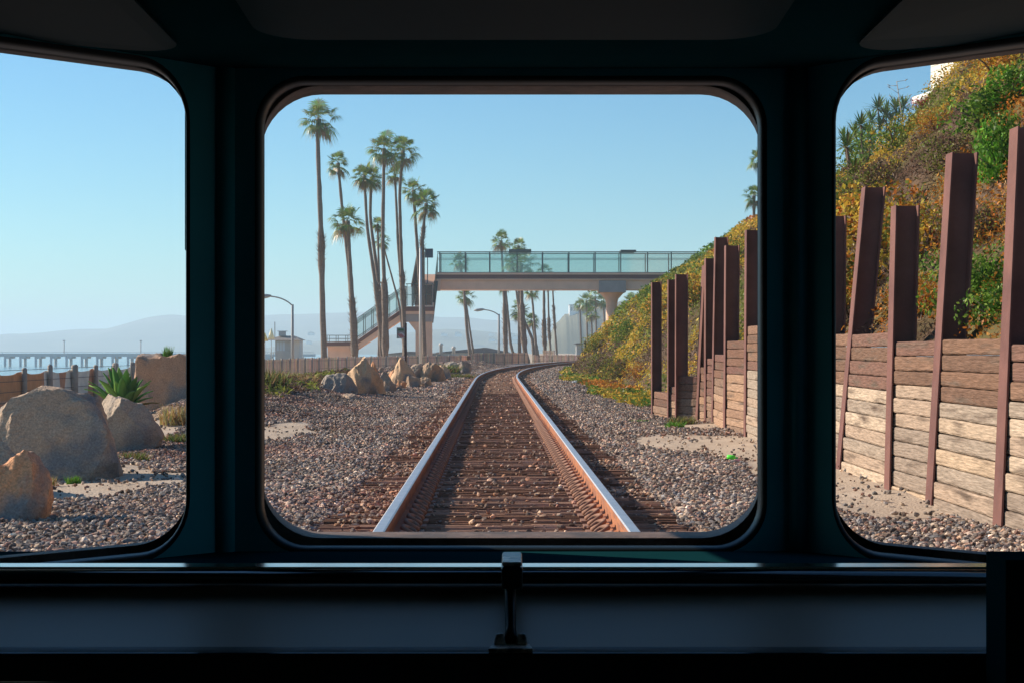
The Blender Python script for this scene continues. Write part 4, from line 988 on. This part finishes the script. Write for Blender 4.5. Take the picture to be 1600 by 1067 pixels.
# ------------------------------------------------------------------ pier
pr = empty('pier', (-170, 600, -5), 'long low concrete pier standing in the sea at the left', 'pier'); dp = 600.
M_pier = mat('pier_concrete', (.50, .48, .47), .9)
mb = MB(); mb.box((W(-500, dp), dp, Z(557, dp)), (W(300, dp), dp+6, Z(552, dp))); mb.box((W(300, dp), dp, Z(557, dp)), (W(490, dp), dp+6, Z(553, dp))); mb.build('deck', M_pier, pr)
mb = MB()
mb.bar((W(-500, dp), dp, Z(550, dp)), (W(490, dp), dp, Z(550.5, dp)), .1, .15)
for px in range(-500, 490, 6): mb.bar((W(px, dp), dp, Z(552, dp)), (W(px, dp), dp, Z(550, dp)), .1, .1)
mb.build('railing', M_pier, pr)
px = -496; kk = 0
mb = MB()
while px < 485:
    for q in (0, 5.5): mb.tube([(W(px, dp), dp+q, -9), (W(px, dp), dp+q, Z(556, dp))], .42, 6); 
    mb.tube([(W(px+5, dp), dp+2.5, -9), (W(px+5, dp), dp+2.5, Z(556, dp))], .35, 6)
    mb.box((W(px-2, dp), dp, Z(560, dp)), (W(px+8, dp), dp+6, Z(557, dp))); px += 24
o = mb.build('piles', M_pier, pr); o['kind'] = 'stuff'
for px, lb in ((99, 'pier lamp above the first fence posts'), (219, 'pier lamp above the square brown boulder')):
    o = empty('pier_lamp', (W(px, dp), dp+1, Z(552, dp)), lb, 'lamp post', 'lamp posts on the pier')
    mb = MB(); mb.tube([(W(px, dp), dp+1, Z(552, dp)), (W(px, dp), dp+1, Z(532, dp))], .2, 6); mb.build('pole', M_pier, o)
    mb = MB(); mb.box((W(px-1.6, dp), dp+.7, Z(533.5, dp)), (W(px+1.6, dp), dp+1.3, Z(531.5, dp))); mb.build('lamp_head', M_pier, o)

# ------------------------------------------------------------------ lifeguard tower, umbrellas, beach buildings
d = 250.; lt = empty('lifeguard_tower', (W(446, d), d, -1.3), 'grey lifeguard tower with a hipped roof and railed deck', 'lifeguard tower')
M_hut = mat('hut_wall', (.36, .36, .35), .8, noise_amt=.1, nscale=1); M_hutl = mat('hut_light', (.62, .55, .48), .8); M_roof = mat('hut_roof', (.20, .17, .15), .9, noise_amt=.2)
xa, xb, xc_ = W(430, d), W(455, d), W(468, d)
mb = MB(); mb.box((xa, d, -1.3), (xb, d+4, Z(531, d))); mb.build('wall', M_hut, lt)
mb = MB(); mb.box((xb, d+.01, -1.3), (xc_, d+4, Z(531, d))); mb.build('side_wall', M_hutl, lt)
mb = MB(); ze = Z(531.5, d); zr = Z(524.5, d); x0_, x1_ = W(416, d), W(472, d); ya, yb = d-1.2, d+5.2; xm = W(440, d)
mb.add([(x0_, ya, ze), (x1_, ya, ze), (x1_, yb, ze), (x0_, yb, ze), (xm-.4, d+2, zr), (xm+1.6, d+2, zr)], [(0, 1, 5, 4), (1, 2, 5), (2, 3, 4, 5), (3, 0, 4), (3, 2, 1, 0)]); mb.build('roof', M_roof, lt)
for q in (432.5, 437, 441.5): 
    mb = MB(); mb.box((W(q, d), d-.06, Z(548, d)), (W(q+3.6, d), d-.02, Z(534, d))); mb.build('window', mat('window_pale', (.45, .52, .58), .2), lt)
mb = MB(); mb.box((W(425, d), d-1.4, Z(551, d)), (W(458, d), d-1.2, Z(550, d)))
for q in range(425, 459, 4): mb.bar((W(q, d), d-1.3, -1.3), (W(q, d), d-1.3, Z(550, d)), .08, .08)
mb.build('deck_rail', M_hut, lt)
mb = MB(); mb.box((W(434, d), d+1, Z(525, d)), (W(444, d), d+2, Z(518, d))); mb.box((W(431, d), d+1.4, Z(518, d)), (W(447, d), d+1.7, Z(517, d))); mb.build('rooftop_unit', M_hut, lt)
mb = MB(); mb.bar((W(428, d), d+1, Z(531, d)), (W(428, d), d+1, Z(503, d)), .09, .09); mb.build('antenna', M_darks, lt)
M_umb = mat('umbrella_cloth', (.78, .55, .16), .8); M_umb2 = mat('umbrella_pale', (.80, .70, .40), .8)
for px, pt, pb, mm, lb in ((414, 520, 533, M_umb, 'folded orange yellow umbrella at the window edge'), (424, 513, 530, M_umb2, 'folded pale yellow umbrella left of the lifeguard tower')):
    o = empty('umbrella', (W(px, d-6), d-6, -1.3), lb, 'umbrella', 'folded beach umbrellas')
    mb = MB(); mb.tube([(W(px, d-6), d-6, -1.3), (W(px, d-6), d-6, Z(pt, d-6))], .05, 6); mb.build('pole', M_pole, o)
    mb = MB(); mb.tube([(W(px, d-6), d-6, Z(pt, d-6)), (W(px, d-6), d-6, Z((pt+pb)/2, d-6)), (W(px, d-6), d-6, Z(pb, d-6))], [.04, .28, .5], 8); mb.build('canopy', mm, o)
def shed(name, px0, px1, pyr, pye, d, label, cat, wall_m, roof_m, pyb=566, ridge_px=None, depth=6):
    o = empty(name, (W((px0+px1)/2, d), d, -1.5), label, cat); xa, xb = W(px0, d), W(px1, d); rp = W(ridge_px, d) if ridge_px else (xa+xb)/2
    mb = MB(); mb.box((xa+.4, d+.3, -2.2), (xb-.4, d+depth-.3, Z(pye, d))); mb.build('wall', wall_m, o)
    mb = MB(); mb.prism([(xa, Z(pye, d)), (xb, Z(pye, d)), (rp+.2, Z(pyr, d)), (rp-.2, Z(pyr, d))], d, d+depth); mb.build('roof', roof_m, o); return o
M_roof2 = mat('dark_roof', (.15, .13, .13), .9, noise_amt=.2)
shed('beach_building', 600, 690, 549, 553, 230, 'long low dark roofed beach building behind the stair column', 'building', M_hut, M_roof2, ridge_px=640)
shed('beach_building', 676, 800, 543, 551, 236, 'low building with a wide brown gabled roof under the bridge', 'building', M_hutl, M_roof2, ridge_px=758)
shed('kiosk', 896, 913, 536, 538, 225, 'small grey square kiosk near the bushes under the bridge', 'kiosk', M_hut, M_roof2, depth=3)
for px, pt, lb in ((689, 536, 'left round chimney on the low beach roofs'), (709, 541, 'right round chimney on the low beach roofs')):
    d = 233; o = MB(); o.tube([(W(px, d), d, Z(553, d)), (W(px, d), d, Z(pt+4, d)), (W(px, d), d, Z(pt+3.5, d)), (W(px, d), d, Z(pt, d))], [.22, .22, .32, .2], 8); tag(o.build('chimney', M_hutl), lb, 'chimney', 'chimneys on the beach building')
d = 880; bb = empty('apartment_building', (W(898, d), d+60, 8), 'small white building on top of the hazy bluff', 'building')
mb = MB(); mb.box((W(890, d), d+2, Z(500, d)), (W(904, d), d+14, Z(477, d))); mb.build('wall', M_white, bb)
mb = MB(); mb.box((W(889.5, d), d+1, Z(477, d)), (W(905, d), d+15, Z(476, d))); mb.build('roof', M_hut, bb)
for k in range(3): mb = MB(); mb.box((W(892+k*4.5, d), d+1.94, Z(486, d)), (W(894.5+k*4.5, d), d+1.98, Z(480, d))); mb.build('window', M_roof2, bb)
# far houses on the slope across the bay
hw = MB(); hw.box((-3.5, -3, 0), (3.5, 3, 3)); hwm = hw.mesh('wall'); hwm.materials.append(M_white)
hr = MB(); hr.prism([(-4, 3), (4, 3), (0, 4.6)], -3.3, 3.3); hrm = hr.mesh('roof'); hrm.materials.append(M_hutl)
rnd = random.Random(77)
for k in range(14):
    px = rnd.uniform(690, 830) if k < 10 else rnd.uniform(470, 640); d = 1900+rnd.uniform(-60, 60); z = Z(rnd.uniform(519, 534), d)
    o = empty('house', (W(px, d), d, z-3), 'tiny pale house on the hazy slope across the bay', 'house', 'far houses across the bay')
    for nm, me_ in (('wall', hwm), ('roof', hrm)): c = bpy.data.objects.new(nm, me_); col.objects.link(c); c.parent = o

# ------------------------------------------------------------------ agave, tufts, litter
ag = MB(); rnd = random.Random(4); V = []; Fc = []; C = []
for i in range(44):
    a = i*2.399; e = math.radians(84-62*(i/44)); L_ = rnd.uniform(.62, .86) if i < 34 else rnd.uniform(.4, .6); d = Vector((math.cos(a)*math.cos(e), math.sin(a)*math.cos(e), math.sin(e))); sd = d.cross(Vector((0, 0, 1))).normalized(); nn = sd.cross(d)
    cc = rnd.choice([(.14, .32, .08), (.20, .40, .10), (.11, .26, .07), (.28, .45, .12)]) if i < 38 else (.30, .22, .07)
    prev = None
    for k in range(6):
        t = k/5; w_ = .075*math.sin(math.pi*min(1, .28+t*.66))**1.0 if k < 5 else .004; c_ = d*L_*t+Vector((0, 0, .10*L_*math.sin(t*2.6)-.10*t*t)); up = nn*(-.02)
        b_ = len(V); V += [c_-sd*w_+Vector((0, 0, .02*(1-t))), c_-nn*.022*(1-t), c_+sd*w_+Vector((0, 0, .02*(1-t)))]
        if prev is not None: Fc += [(prev, prev+1, b_+1, b_), (prev+1, prev+2, b_+2, b_+1)]; C += [cc, tuple(v*.92 for v in cc)]
        prev = b_
d = 29.; ao = empty('agave', (W(192, d), d, .12), 'large green agave growing between the boulders in the left window', 'agave'); ao.scale = (1.12, 1.12, 1.12)
c = bpy.data.objects.new('leaves', np_mesh('leaves', V, Fc, C, True)); c.data.materials.append(M_leaf); col.objects.link(c); c.parent = ao; so_ = c.modifiers.new('thick', 'SOLIDIFY'); so_.thickness = .012
mb = MB(); mb.tube([(W(203, d), d, .5), (W(205, d), d, Z(566, d))], [.03, .015], 5); mb.tube([(W(180, d), d, .4), (W(180.5, d), d, Z(557, d))], [.012, .006], 5); mb.build('flower_spike', M_stalk, ao)
# dry brush mound around agave and bank plants
def tuft_mesh(seed, n, cols, wd=.012, spread=.6):
    rnd = random.Random(seed); V = []; Fc = []; C = []
    for _ in range(n):
        a = rnd.uniform(0, 6.28); r_ = rnd.random()**.6*.5; b0 = Vector((math.cos(a)*r_, math.sin(a)*r_, 0)); a2 = rnd.uniform(0, 6.28); L_ = rnd.uniform(.35, 1); lean = rnd.uniform(.05, spread)
        t = b0+Vector((math.cos(a2)*lean*L_, math.sin(a2)*lean*L_, L_)); m_ = b0.lerp(t, .5)+Vector((0, 0, .08)); s_ = Vector((math.cos(a2+1.57), math.sin(a2+1.57), 0))*wd; b_ = len(V)
        V += [b0-s_, b0+s_, m_+s_*.8, m_-s_*.8, t, t+s_*.1]; Fc += [(b_, b_+1, b_+2, b_+3), (b_+3, b_+2, b_+5, b_+4)]; cc = tuple(v*rnd.uniform(.7, 1.3) for v in rnd.choice(cols)); C += [cc, cc]
    m_ = np_mesh('blades', V, Fc, C); m_.materials.append(M_leaf); return m_
TF = {'green': tuft_mesh(1, 260, [(.12, .28, .03), (.18, .36, .05), (.10, .2, .03)], .02), 'mixed': tuft_mesh(2, 320, [(.14, .20, .05), (.30, .24, .10), (.10, .13, .04), (.24, .20, .07)], .018), 'dry': tuft_mesh(3, 260, [(.42, .30, .14), (.30, .22, .10), (.36, .27, .1)], .014)}
def tuft(kind, px, py, d, w_, h_, label, z=None):
    x = W(px, d); o = bpy.data.objects.new('grass_tuft', TF[kind]); col.objects.link(o); o.location = (x, d, (gz(x, d) if z is None else z)-.01); o.scale = (w_, w_, h_); o.rotation_euler = (0, 0, px % 6)
    return tag(o, label, 'grass tuft', 'grass tufts beside the track')
tuft('green', 998, 660, 28.8, .32, .07, 'bright green tuft on the gravel left of the retaining wall end')
tuft('green', 1054, 668, 27.2, .30, .12, 'bright green tuft at the foot of the beams')
tuft('mixed', 1066, 660, 28.0, .45, .15, 'dull green weeds against the lowest timber boards')
tuft('mixed', 428, 615, 44, 1.3, .62, 'tall green grass on the bank by the center window edge', z=.05)
tuft('mixed', 418, 640, 36, .9, .48, 'lower grass clump on the bank by the center window edge')
tuft('dry', 452, 622, 42, 1.4, .35, 'brown grass right of the tall green grass on the bank')
tuft('dry', 470, 600, 50, 1.4, .35, 'dry yellow grass at the foot of the slatted fence')
tuft('dry', 280, 655, 26, .6, .36, 'dry grass tuft below the square brown boulder')
tuft('mixed', 283, 690, 22.5, .5, .14, 'small green weeds beside the left window pillar')
tuft('dry', 70, 750, 15.5, .22, .12, 'tiny dry tuft in the sand below the largest boulder')
tuft('green', 115, 745, 16.0, .13, .10, 'tiny green sprout in the sand below the largest boulder')
tuft('mixed', 210, 720, 19.0, .3, .12, 'small weeds on the gravel right of the largest boulder')
tuft('mixed', 690, 575, 75, 1.5, .4, 'green weeds on the rocks right of the pole', z=.2)
tuft('mixed', 715, 585, 72, 1.3, .25, 'yellow green weeds at the edge of the ballast')
tuft('green', 262, 560, 33, .18, .25, 'small sprout growing on top of the square boulder', z=1.08)
n = 6500; yy = RNG.uniform(33, 60, n); x = xcn(yy)-RNG.uniform(4.2, 7.2, n); kinds = ['dry' if fbm(a, b_, 2, 5) < .1 else 'olive' for a, b_ in zip(x, yy)]
Pn = np.stack([x, yy, gzv(x, yy)+.03+.18*RNG.random(n)**2], 1); V, Fc = leaves(Pn, np.tile(np.array([0, -.4, 1.]), (n, 1)), .16*RNG.uniform(.5, 1.4, n), None, aspect=.3)
tag(link('bank_weeds', np_mesh('bank_weeds', V, Fc, pick(kinds)), None, M_leaf), 'low weeds and dry twigs on the left bank', kind='stuff')
d = 18.75; X = W(1143, d); bo = empty('bottle', (X, d, .05), 'crushed neon green plastic bottle lying on the gravel', 'bottle')
M_neon = mat('neon_plastic', (.12, .85, .04), .3); mb = MB(); mb.tube([(X-.05, d, .05), (X-.045, d, .052), (X+.0, d-.01, .05), (X+.03, d-.012, .046), (X+.045, d-.015, .045)], [.012, .032, .030, .033, .016], 12, jit=.08); mb.build('body', M_neon, bo)
mb = MB(); mb.tube([(X+.045, d-.015, .045), (X+.068, d-.02, .044)], .016, 10); mb.build('cap', mat('cap_green', (.02, .45, .12), .4), bo)
mb = MB(); mb.box((W(1148, d)-.03, d-.22, .02), (W(1148, d)+.03, d-.19, .05)); tag(bevel(mb.build('wrapper', mat('wrapper_pink', (.75, .35, .36), .5)), .005), 'tiny pink wrapper beside the green bottle', 'wrapper')

# ------------------------------------------------------------------ train cab
M_back = mat('cab_rear_paint', (.30, .44, .46), .7); M_wall = mat('cab_wall_paint', (.02, .27, .31), .6, spec=.2, noise_amt=.1, nscale=6)
M_cab = mat('cab_paint', (.006, .040, .048), .7, spec=.0, noise_amt=.1, nscale=6, bump=.03, bscale=30); M_trim = mat('cab_rim', (.010, .016, .017), .45, spec=.2, noise_amt=.2, nscale=20)
M_seal = mat('worn_frame', (.13, .085, .065), .7, noise_amt=.4, nscale=25, c2=(.07, .05, .04), c2scale=9, bump=.3, bscale=60); M_gap = mat('rubber', (.006, .006, .006), .8)
M_dash = mat('dash_top', (.50, .33, .22), .45, spec=.9, bump=.02, bscale=14); M_dash.node_tree.nodes['Principled BSDF'].inputs['Specular Tint'].default_value = (1, .74, .56, 1); M_gloss = mat('dash_lip', (.014, .02, .022), .10, bump=.03, bscale=8, spec=.6); M_pan = mat('ceiling_panel', (.012, .045, .055), .55, spec=.03, bump=.04, bscale=5); M_pan.node_tree.nodes['Principled BSDF'].inputs['Specular Tint'].default_value = (.7, 1, 1, 1)
cab = empty('train_cab', (0, 2.9, EYE-1.0), 'dark interior of a train cab with three round cornered front windows', 'train cab')
E = EYE
def rrect(x0, x1, z0, z1, r_, n=10):
    out = []
    for cx, cz, a0 in ((x1-r_, z1-r_, 0), (x0+r_, z1-r_, 90), (x0+r_, z0+r_, 180), (x1-r_, z0+r_, 270)):
        for k in range(n+1): a = math.radians(a0+90*k/n); out.append((cx+r_*math.cos(a), cz+r_*math.sin(a)))
    return out
def frame_map(kind):
    if kind == 'c': return lambda u, n, z: Vector((u, 3.30+n, E+z))
    s_ = -1 if kind == 'l' else 1; q = math.sqrt(.5)
    return lambda u, n, z: Vector((s_*(.557+q*u+q*n), 3.30-q*u+q*n, E+z))
def loft(fm, rings, name, mat_, closed=True):
    mb = MB(); n = len(rings[0][0]); vs = []
    for pts, dep in rings: vs += [fm(a, dep, z) for a, z in pts]
    mb.add(vs, [(i*n+k, i*n+(k+1) % n, (i+1)*n+(k+1) % n, (i+1)*n+k) for i in range(len(rings)-1) for k in range(n)], sm=True)
    return mb.build(name, mat_, cab)
def panel(kind, U0, U1, Z0, Z1, x0, x1, z0, z1, r_, fz0, fz1, fr, DP=.20, fl=0):
    fm0 = frame_map(kind); fm = (lambda u, n, z: fm0(u-fl*n*max(0, min(1, 1-(u-x0)/(x1-x0))), n, z)) if fl else fm0; hole = rrect(x0, x1, z0, z1, r_)
    # outer boundary points matched by angle to the hole
    cx, cz = (x0+x1)/2, (z0+z1)/2; outer = []
    for a, z in hole:
        dx, dz = a-cx, z-cz; t = min(((U1-cx)/dx if dx > 1e-9 else ((U0-cx)/dx if dx < -1e-9 else 1e9)), ((Z1-cz)/dz if dz > 1e-9 else ((Z0-cz)/dz if dz < -1e-9 else 1e9))); outer.append((cx+dx*t, cz+dz*t))
    # snap the four points nearest the corners
    for c in ((U0, Z0), (U0, Z1), (U1, Z0), (U1, Z1)):
        k = min(range(len(outer)), key=lambda i: (outer[i][0]-c[0])**2+(outer[i][1]-c[1])**2); outer[k] = c
    hin = [rrect(x0-e, x1+e, z0-e, z1+e, r_+e) for e in (.012,)][0]
    o = loft(fm, [(outer, .14), (outer, 0), (hin, 0)], 'front_wall', M_wall)
    for p_ in o.data.polygons: p_.use_smooth = False
    loft(fm, [(hin, 0), (rrect(x0-.009, x1+.009, z0-.009, z1+.009, r_+.009), .0006), (rrect(x0-.004, x1+.004, z0-.004, z1+.004, r_+.004), .004), (rrect(x0-.001, x1+.001, z0-.001, z1+.001, r_+.001), .010), (hole, .018), (hole, .040)], 'window_rim', M_trim)
    g = rrect(x0-.004, x1+.004, z0-.006, z1+.004, r_+.004)
    loft(fm, [(hole, .040), (g, .041), (g, .074)], 'rubber_seal', M_gap)
    e_ = .010 if kind == 'c' else .004; f1 = rrect(x0-e_, x1+e_, fz0, fz1, fr); f2 = rrect(x0-e_*3, x1+e_*3, fz0-.001, fz1+.001, fr+e_); f3 = rrect(x0-.04, x1+.04, z0-.04, z1+.04, r_+.04)
    loft(fm, [(f3, .075), (f1, .075), (f1, .079), (f2, DP), (f3, DP), (f3, .075)], 'window_frame', M_seal)
panel('c', -.557, .557, -.62, .60, -.485, .481, -.385, .514, .085, -.3745, .518, .115)
panel('l', 0, 1.30, -.62, .60, .090, 1.02, -.384, .530, .10, -.3745, .534, .12, .12, .85)
panel('r', 0, 1.30, -.62, .60, .085, 1.02, -.384, .530, .10, -.3745, .534, .12, .12, .85)
q = math.sqrt(.5); xs_ = .557+q*1.3; ys_ = 3.30-q*1.3
# pillar covers with rounded edges hide the wall joints
for s_ in (-1, 1):
    mb = MB(); mb.tube([(s_*.557, 3.304, E-.6), (s_*.557, 3.304, E+.58)], .022, 16); mb.build('pillar_cover', M_wall, cab)
def wallbox(name, lo, hi, m_): mb = MB(); mb.box(lo, hi); return mb.build(name, m_, cab)
for s_ in (-1, 1):
    a, b_ = (s_*xs_, s_*(xs_+.06)); wallbox('side_wall', (min(a, b_), -1.6, E-1.0), (max(a, b_), ys_, E+.60), M_back)
wallbox('back_wall', (-1.54, -1.68, E-1.0), (1.54, -1.602, E+.60), M_back)
wallbox('floor', (-1.54, -1.66, E-1.04), (1.54, 3.42, E-1.002), M_back)
# ceiling with curved front cove
mb = MB(); prof = [(3.44, .535), (3.30, .540), (3.10, .546), (2.9, .556), (2.6, .575), (2.0, .60), (-1.6, .60), (-1.6, .66), (3.44, .66)]
vs = []
for a, z in prof[1:7]: xl_ = min(1.54, .557+(3.32-a)); vs += [(-xl_, a, E+z), (xl_, a, E+z)]
vs += [(-1.54, 2.34, E+.60-.012), (1.54, 2.34, E+.60-.012)]
vs = [(-.575, 3.302, E+.540), (.575, 3.302, E+.540)]
for a, z in ((3.10, .546), (2.9, .556), (2.6, .575), (2.36, .586), (2.0, .60), (-1.6, .60)): xl_ = min(1.53, .557+(3.32-a)); vs += [(-xl_, a, E+z), (xl_, a, E+z)]
nb_ = len(vs)//2; vs += [(x, y, z+.05) for x, y, z in vs]; q_ = [(2*i, 2*i+1, 2*i+3, 2*i+2) for i in range(nb_-1)]
mb.add(vs, q_+[tuple(v+2*nb_ for v in f) for f in q_]+[(2*i, 2*i+2, 2*i+2+2*nb_, 2*i+2*nb_) for i in range(nb_-1)]+[(2*i+1, 2*i+3, 2*i+3+2*nb_, 2*i+1+2*nb_) for i in range(nb_-1)]+[(0, 1, 1+2*nb_, 2*nb_), (2*nb_-2, 2*nb_-1, 4*nb_-1, 4*nb_-2)]); mb.build('ceiling', M_cab, cab)
def ceil_panel(xa, xb, ya, yb, r_, tilt):
    pts = rrect(xa, xb, ya, yb, r_); mb = MB(); n = len(pts)
    def zc(y): 
        for (a0, z0_), (a1, z1_) in zip(prof, prof[1:6]):
            if a1 <= y <= a0: return z0_+(z1_-z0_)*(a0-y)/(a0-a1)
        return .575
    vs = [(a, b_+tilt*abs(a), E+zc(min(3.29, b_+tilt*abs(a)))+.0) for a, b_ in pts]+[(a*.997, b_+tilt*abs(a)-.004, E+zc(min(3.29, b_+tilt*abs(a)))-.006) for a, b_ in pts]
    mb.add(vs, [(k, (k+1) % n, (k+1) % n+n, k+n) for k in range(n)]+[tuple(range(n, 2*n))]); return mb.build('ceiling_panel', M_pan, cab)
ceil_panel(-.445, .455, 2.0, 3.02, .10, 0); ceil_panel(-1.4, -.60, 2.0, 3.38, .10, -.40); ceil_panel(.62, 1.4, 2.0, 3.38, .10, -.40)
# sill ledge, bar, dash top, lip, desk front
mb = MB(); mb.prism([(3.30, E-.392), (2.93, E-.392), (2.93, E-.42), (3.30, E-.42)], -1.5, 1.5, axis='x'); mb.build('sill_ledge', M_cab, cab)
mb = MB(); mb.prism([(2.870, E-.3668), (2.915, E-.3662), (2.915, E-.372), (2.870, E-.371)], -1.5, 1.5, axis='x'); mb.build('polished_strip', mat('polished_metal', (.95, .66, .46), .16, metal=1, noise_amt=.2, nscale=3, nstretch=(.5, 4, 4)), cab)
mb = MB(); pts = []
for k in range(13): a = math.pi*k/12; pts.append((2.87-.020*math.sin(a)+.0, E-.3835+.0118*math.cos(a)))
pts += [(2.92, E-.3955), (2.92, E-.3725)]; mb.prism(pts, -1.5, 1.5, axis='x'); o = mb.build('grab_bar', mat('bar_metal', (.02, .025, .028), .13, spec=.9), cab)
for p_ in o.data.polygons: p_.use_smooth = len(p_.vertices) == 4
mb = MB(); mb.prism([(2.925, E-.400), (2.91, E-.402), (2.84, E-.414), (2.72, E-.438), (2.62, E-.4575), (2.62, E-.49), (2.925, E-.49)], -1.5, 1.5, axis='x'); mb.build('dashboard', M_dash, cab)
mb = MB(); mb.prism([(2.62, E-.4572), (2.56, E-.4562), (2.555, E-.4605), (2.555, E-.50), (2.62, E-.50)], -1.5, 1.5, axis='x'); bevel(mb.build('dashboard_lip', M_gloss, cab), .002)
mb = MB(); mb.prism([(2.557, E-.4995), (2.60, E-1.0), (2.68, E-1.0), (2.64, E-.50)], -1.5, 1.5, axis='x'); mb.build('desk_front', M_cab, cab)
wallbox('corner_console', (.700, 2.42, E-.9), (1.40, 2.52, E-.2995), M_cab)
mb = MB(); mb.prism([(-.535, 3.52), (-.60, 4.1), (-.76, 4.1), (-.665, 3.47)], E+.20, E+1.2, axis='z'); mb.build('pillar_sun_blocker', M_cab, cab)  # unseen wedge added behind the left pillar to keep sun off the right wall
wallbox('side_sun_blocker', (-1.32, 2.40, E-.7), (-1.28, 3.58, E+1.2), M_cab)  # added panel out of view, stops direct sun reaching the dash
# latch bracket
lk = MB(); yk = 2.60
def K(px, py, d=yk): return Vector((W(px, d), d, Z(py, d)))
M_latch = mat('worn_latch', (.9, .62, .45), .38, metal=.15, noise_amt=.5, nscale=60, c2=(.25, .15, .10), c2scale=40)
M_latchd = mat('latch_dark', (.012, .018, .02), .35, metal=.3)
x0_, x1_ = K(783, 0).x, K(817, 0).x; lat = MB()
lat.box((x0_, 2.66, Z(915, 2.7)), (x1_, 2.86, Z(880, 2.7))); o = bevel(lat.build('latch_block', M_latchd, cab), .004)
mb = MB(); mb.box((x0_+.0015, 2.664, Z(880, 2.7)+.0002), (x1_-.0015, 2.74, Z(877, 2.7)+.004)); bevel(mb.build('latch_cap', M_latch, cab), .002)
mb = MB(); mb.tube([(W(797.5, 2.64), 2.68, Z(915, 2.66)), (W(798, 2.62), 2.63, Z(985, 2.62)), (W(798, 2.6), 2.60, Z(1000, 2.6))], [.0085, .0085, .010], 12); mb.build('latch_stem', M_latchd, cab)
zb = E-.4562; mb = MB(); mb.add([(W(763, 2.57), 2.558, zb), (W(833, 2.57), 2.558, zb), (W(824, 2.6), 2.625, zb), (W(772, 2.6), 2.625, zb), (W(763, 2.57), 2.558, zb+.007), (W(833, 2.57), 2.558, zb+.007), (W(824, 2.6), 2.625, zb+.007), (W(772, 2.6), 2.625, zb+.007)],
    [(3,2,1,0),(4,5,6,7),(0,1,5,4),(1,2,6,5),(2,3,7,6),(3,0,4,7)]); bevel(mb.build('latch_base', M_latch, cab), .0015)
for s_ in (-1, 1):
    mb = MB(); X = W(798+s_*17, 2.6); mb.add([(X-.010, 2.585, zb+.007), (X+.010, 2.585, zb+.007), (X+.008, 2.62, zb+.007), (X-.008, 2.62, zb+.007), (X-.006, 2.60, zb+.022), (X+.006, 2.60, zb+.022), (X+.005, 2.612, zb+.022), (X-.005, 2.612, zb+.022)],
        [(3,2,1,0),(4,5,6,7),(0,1,5,4),(1,2,6,5),(2,3,7,6),(3,0,4,7)]); bevel(mb.build('latch_lug', M_latch, cab), .003)
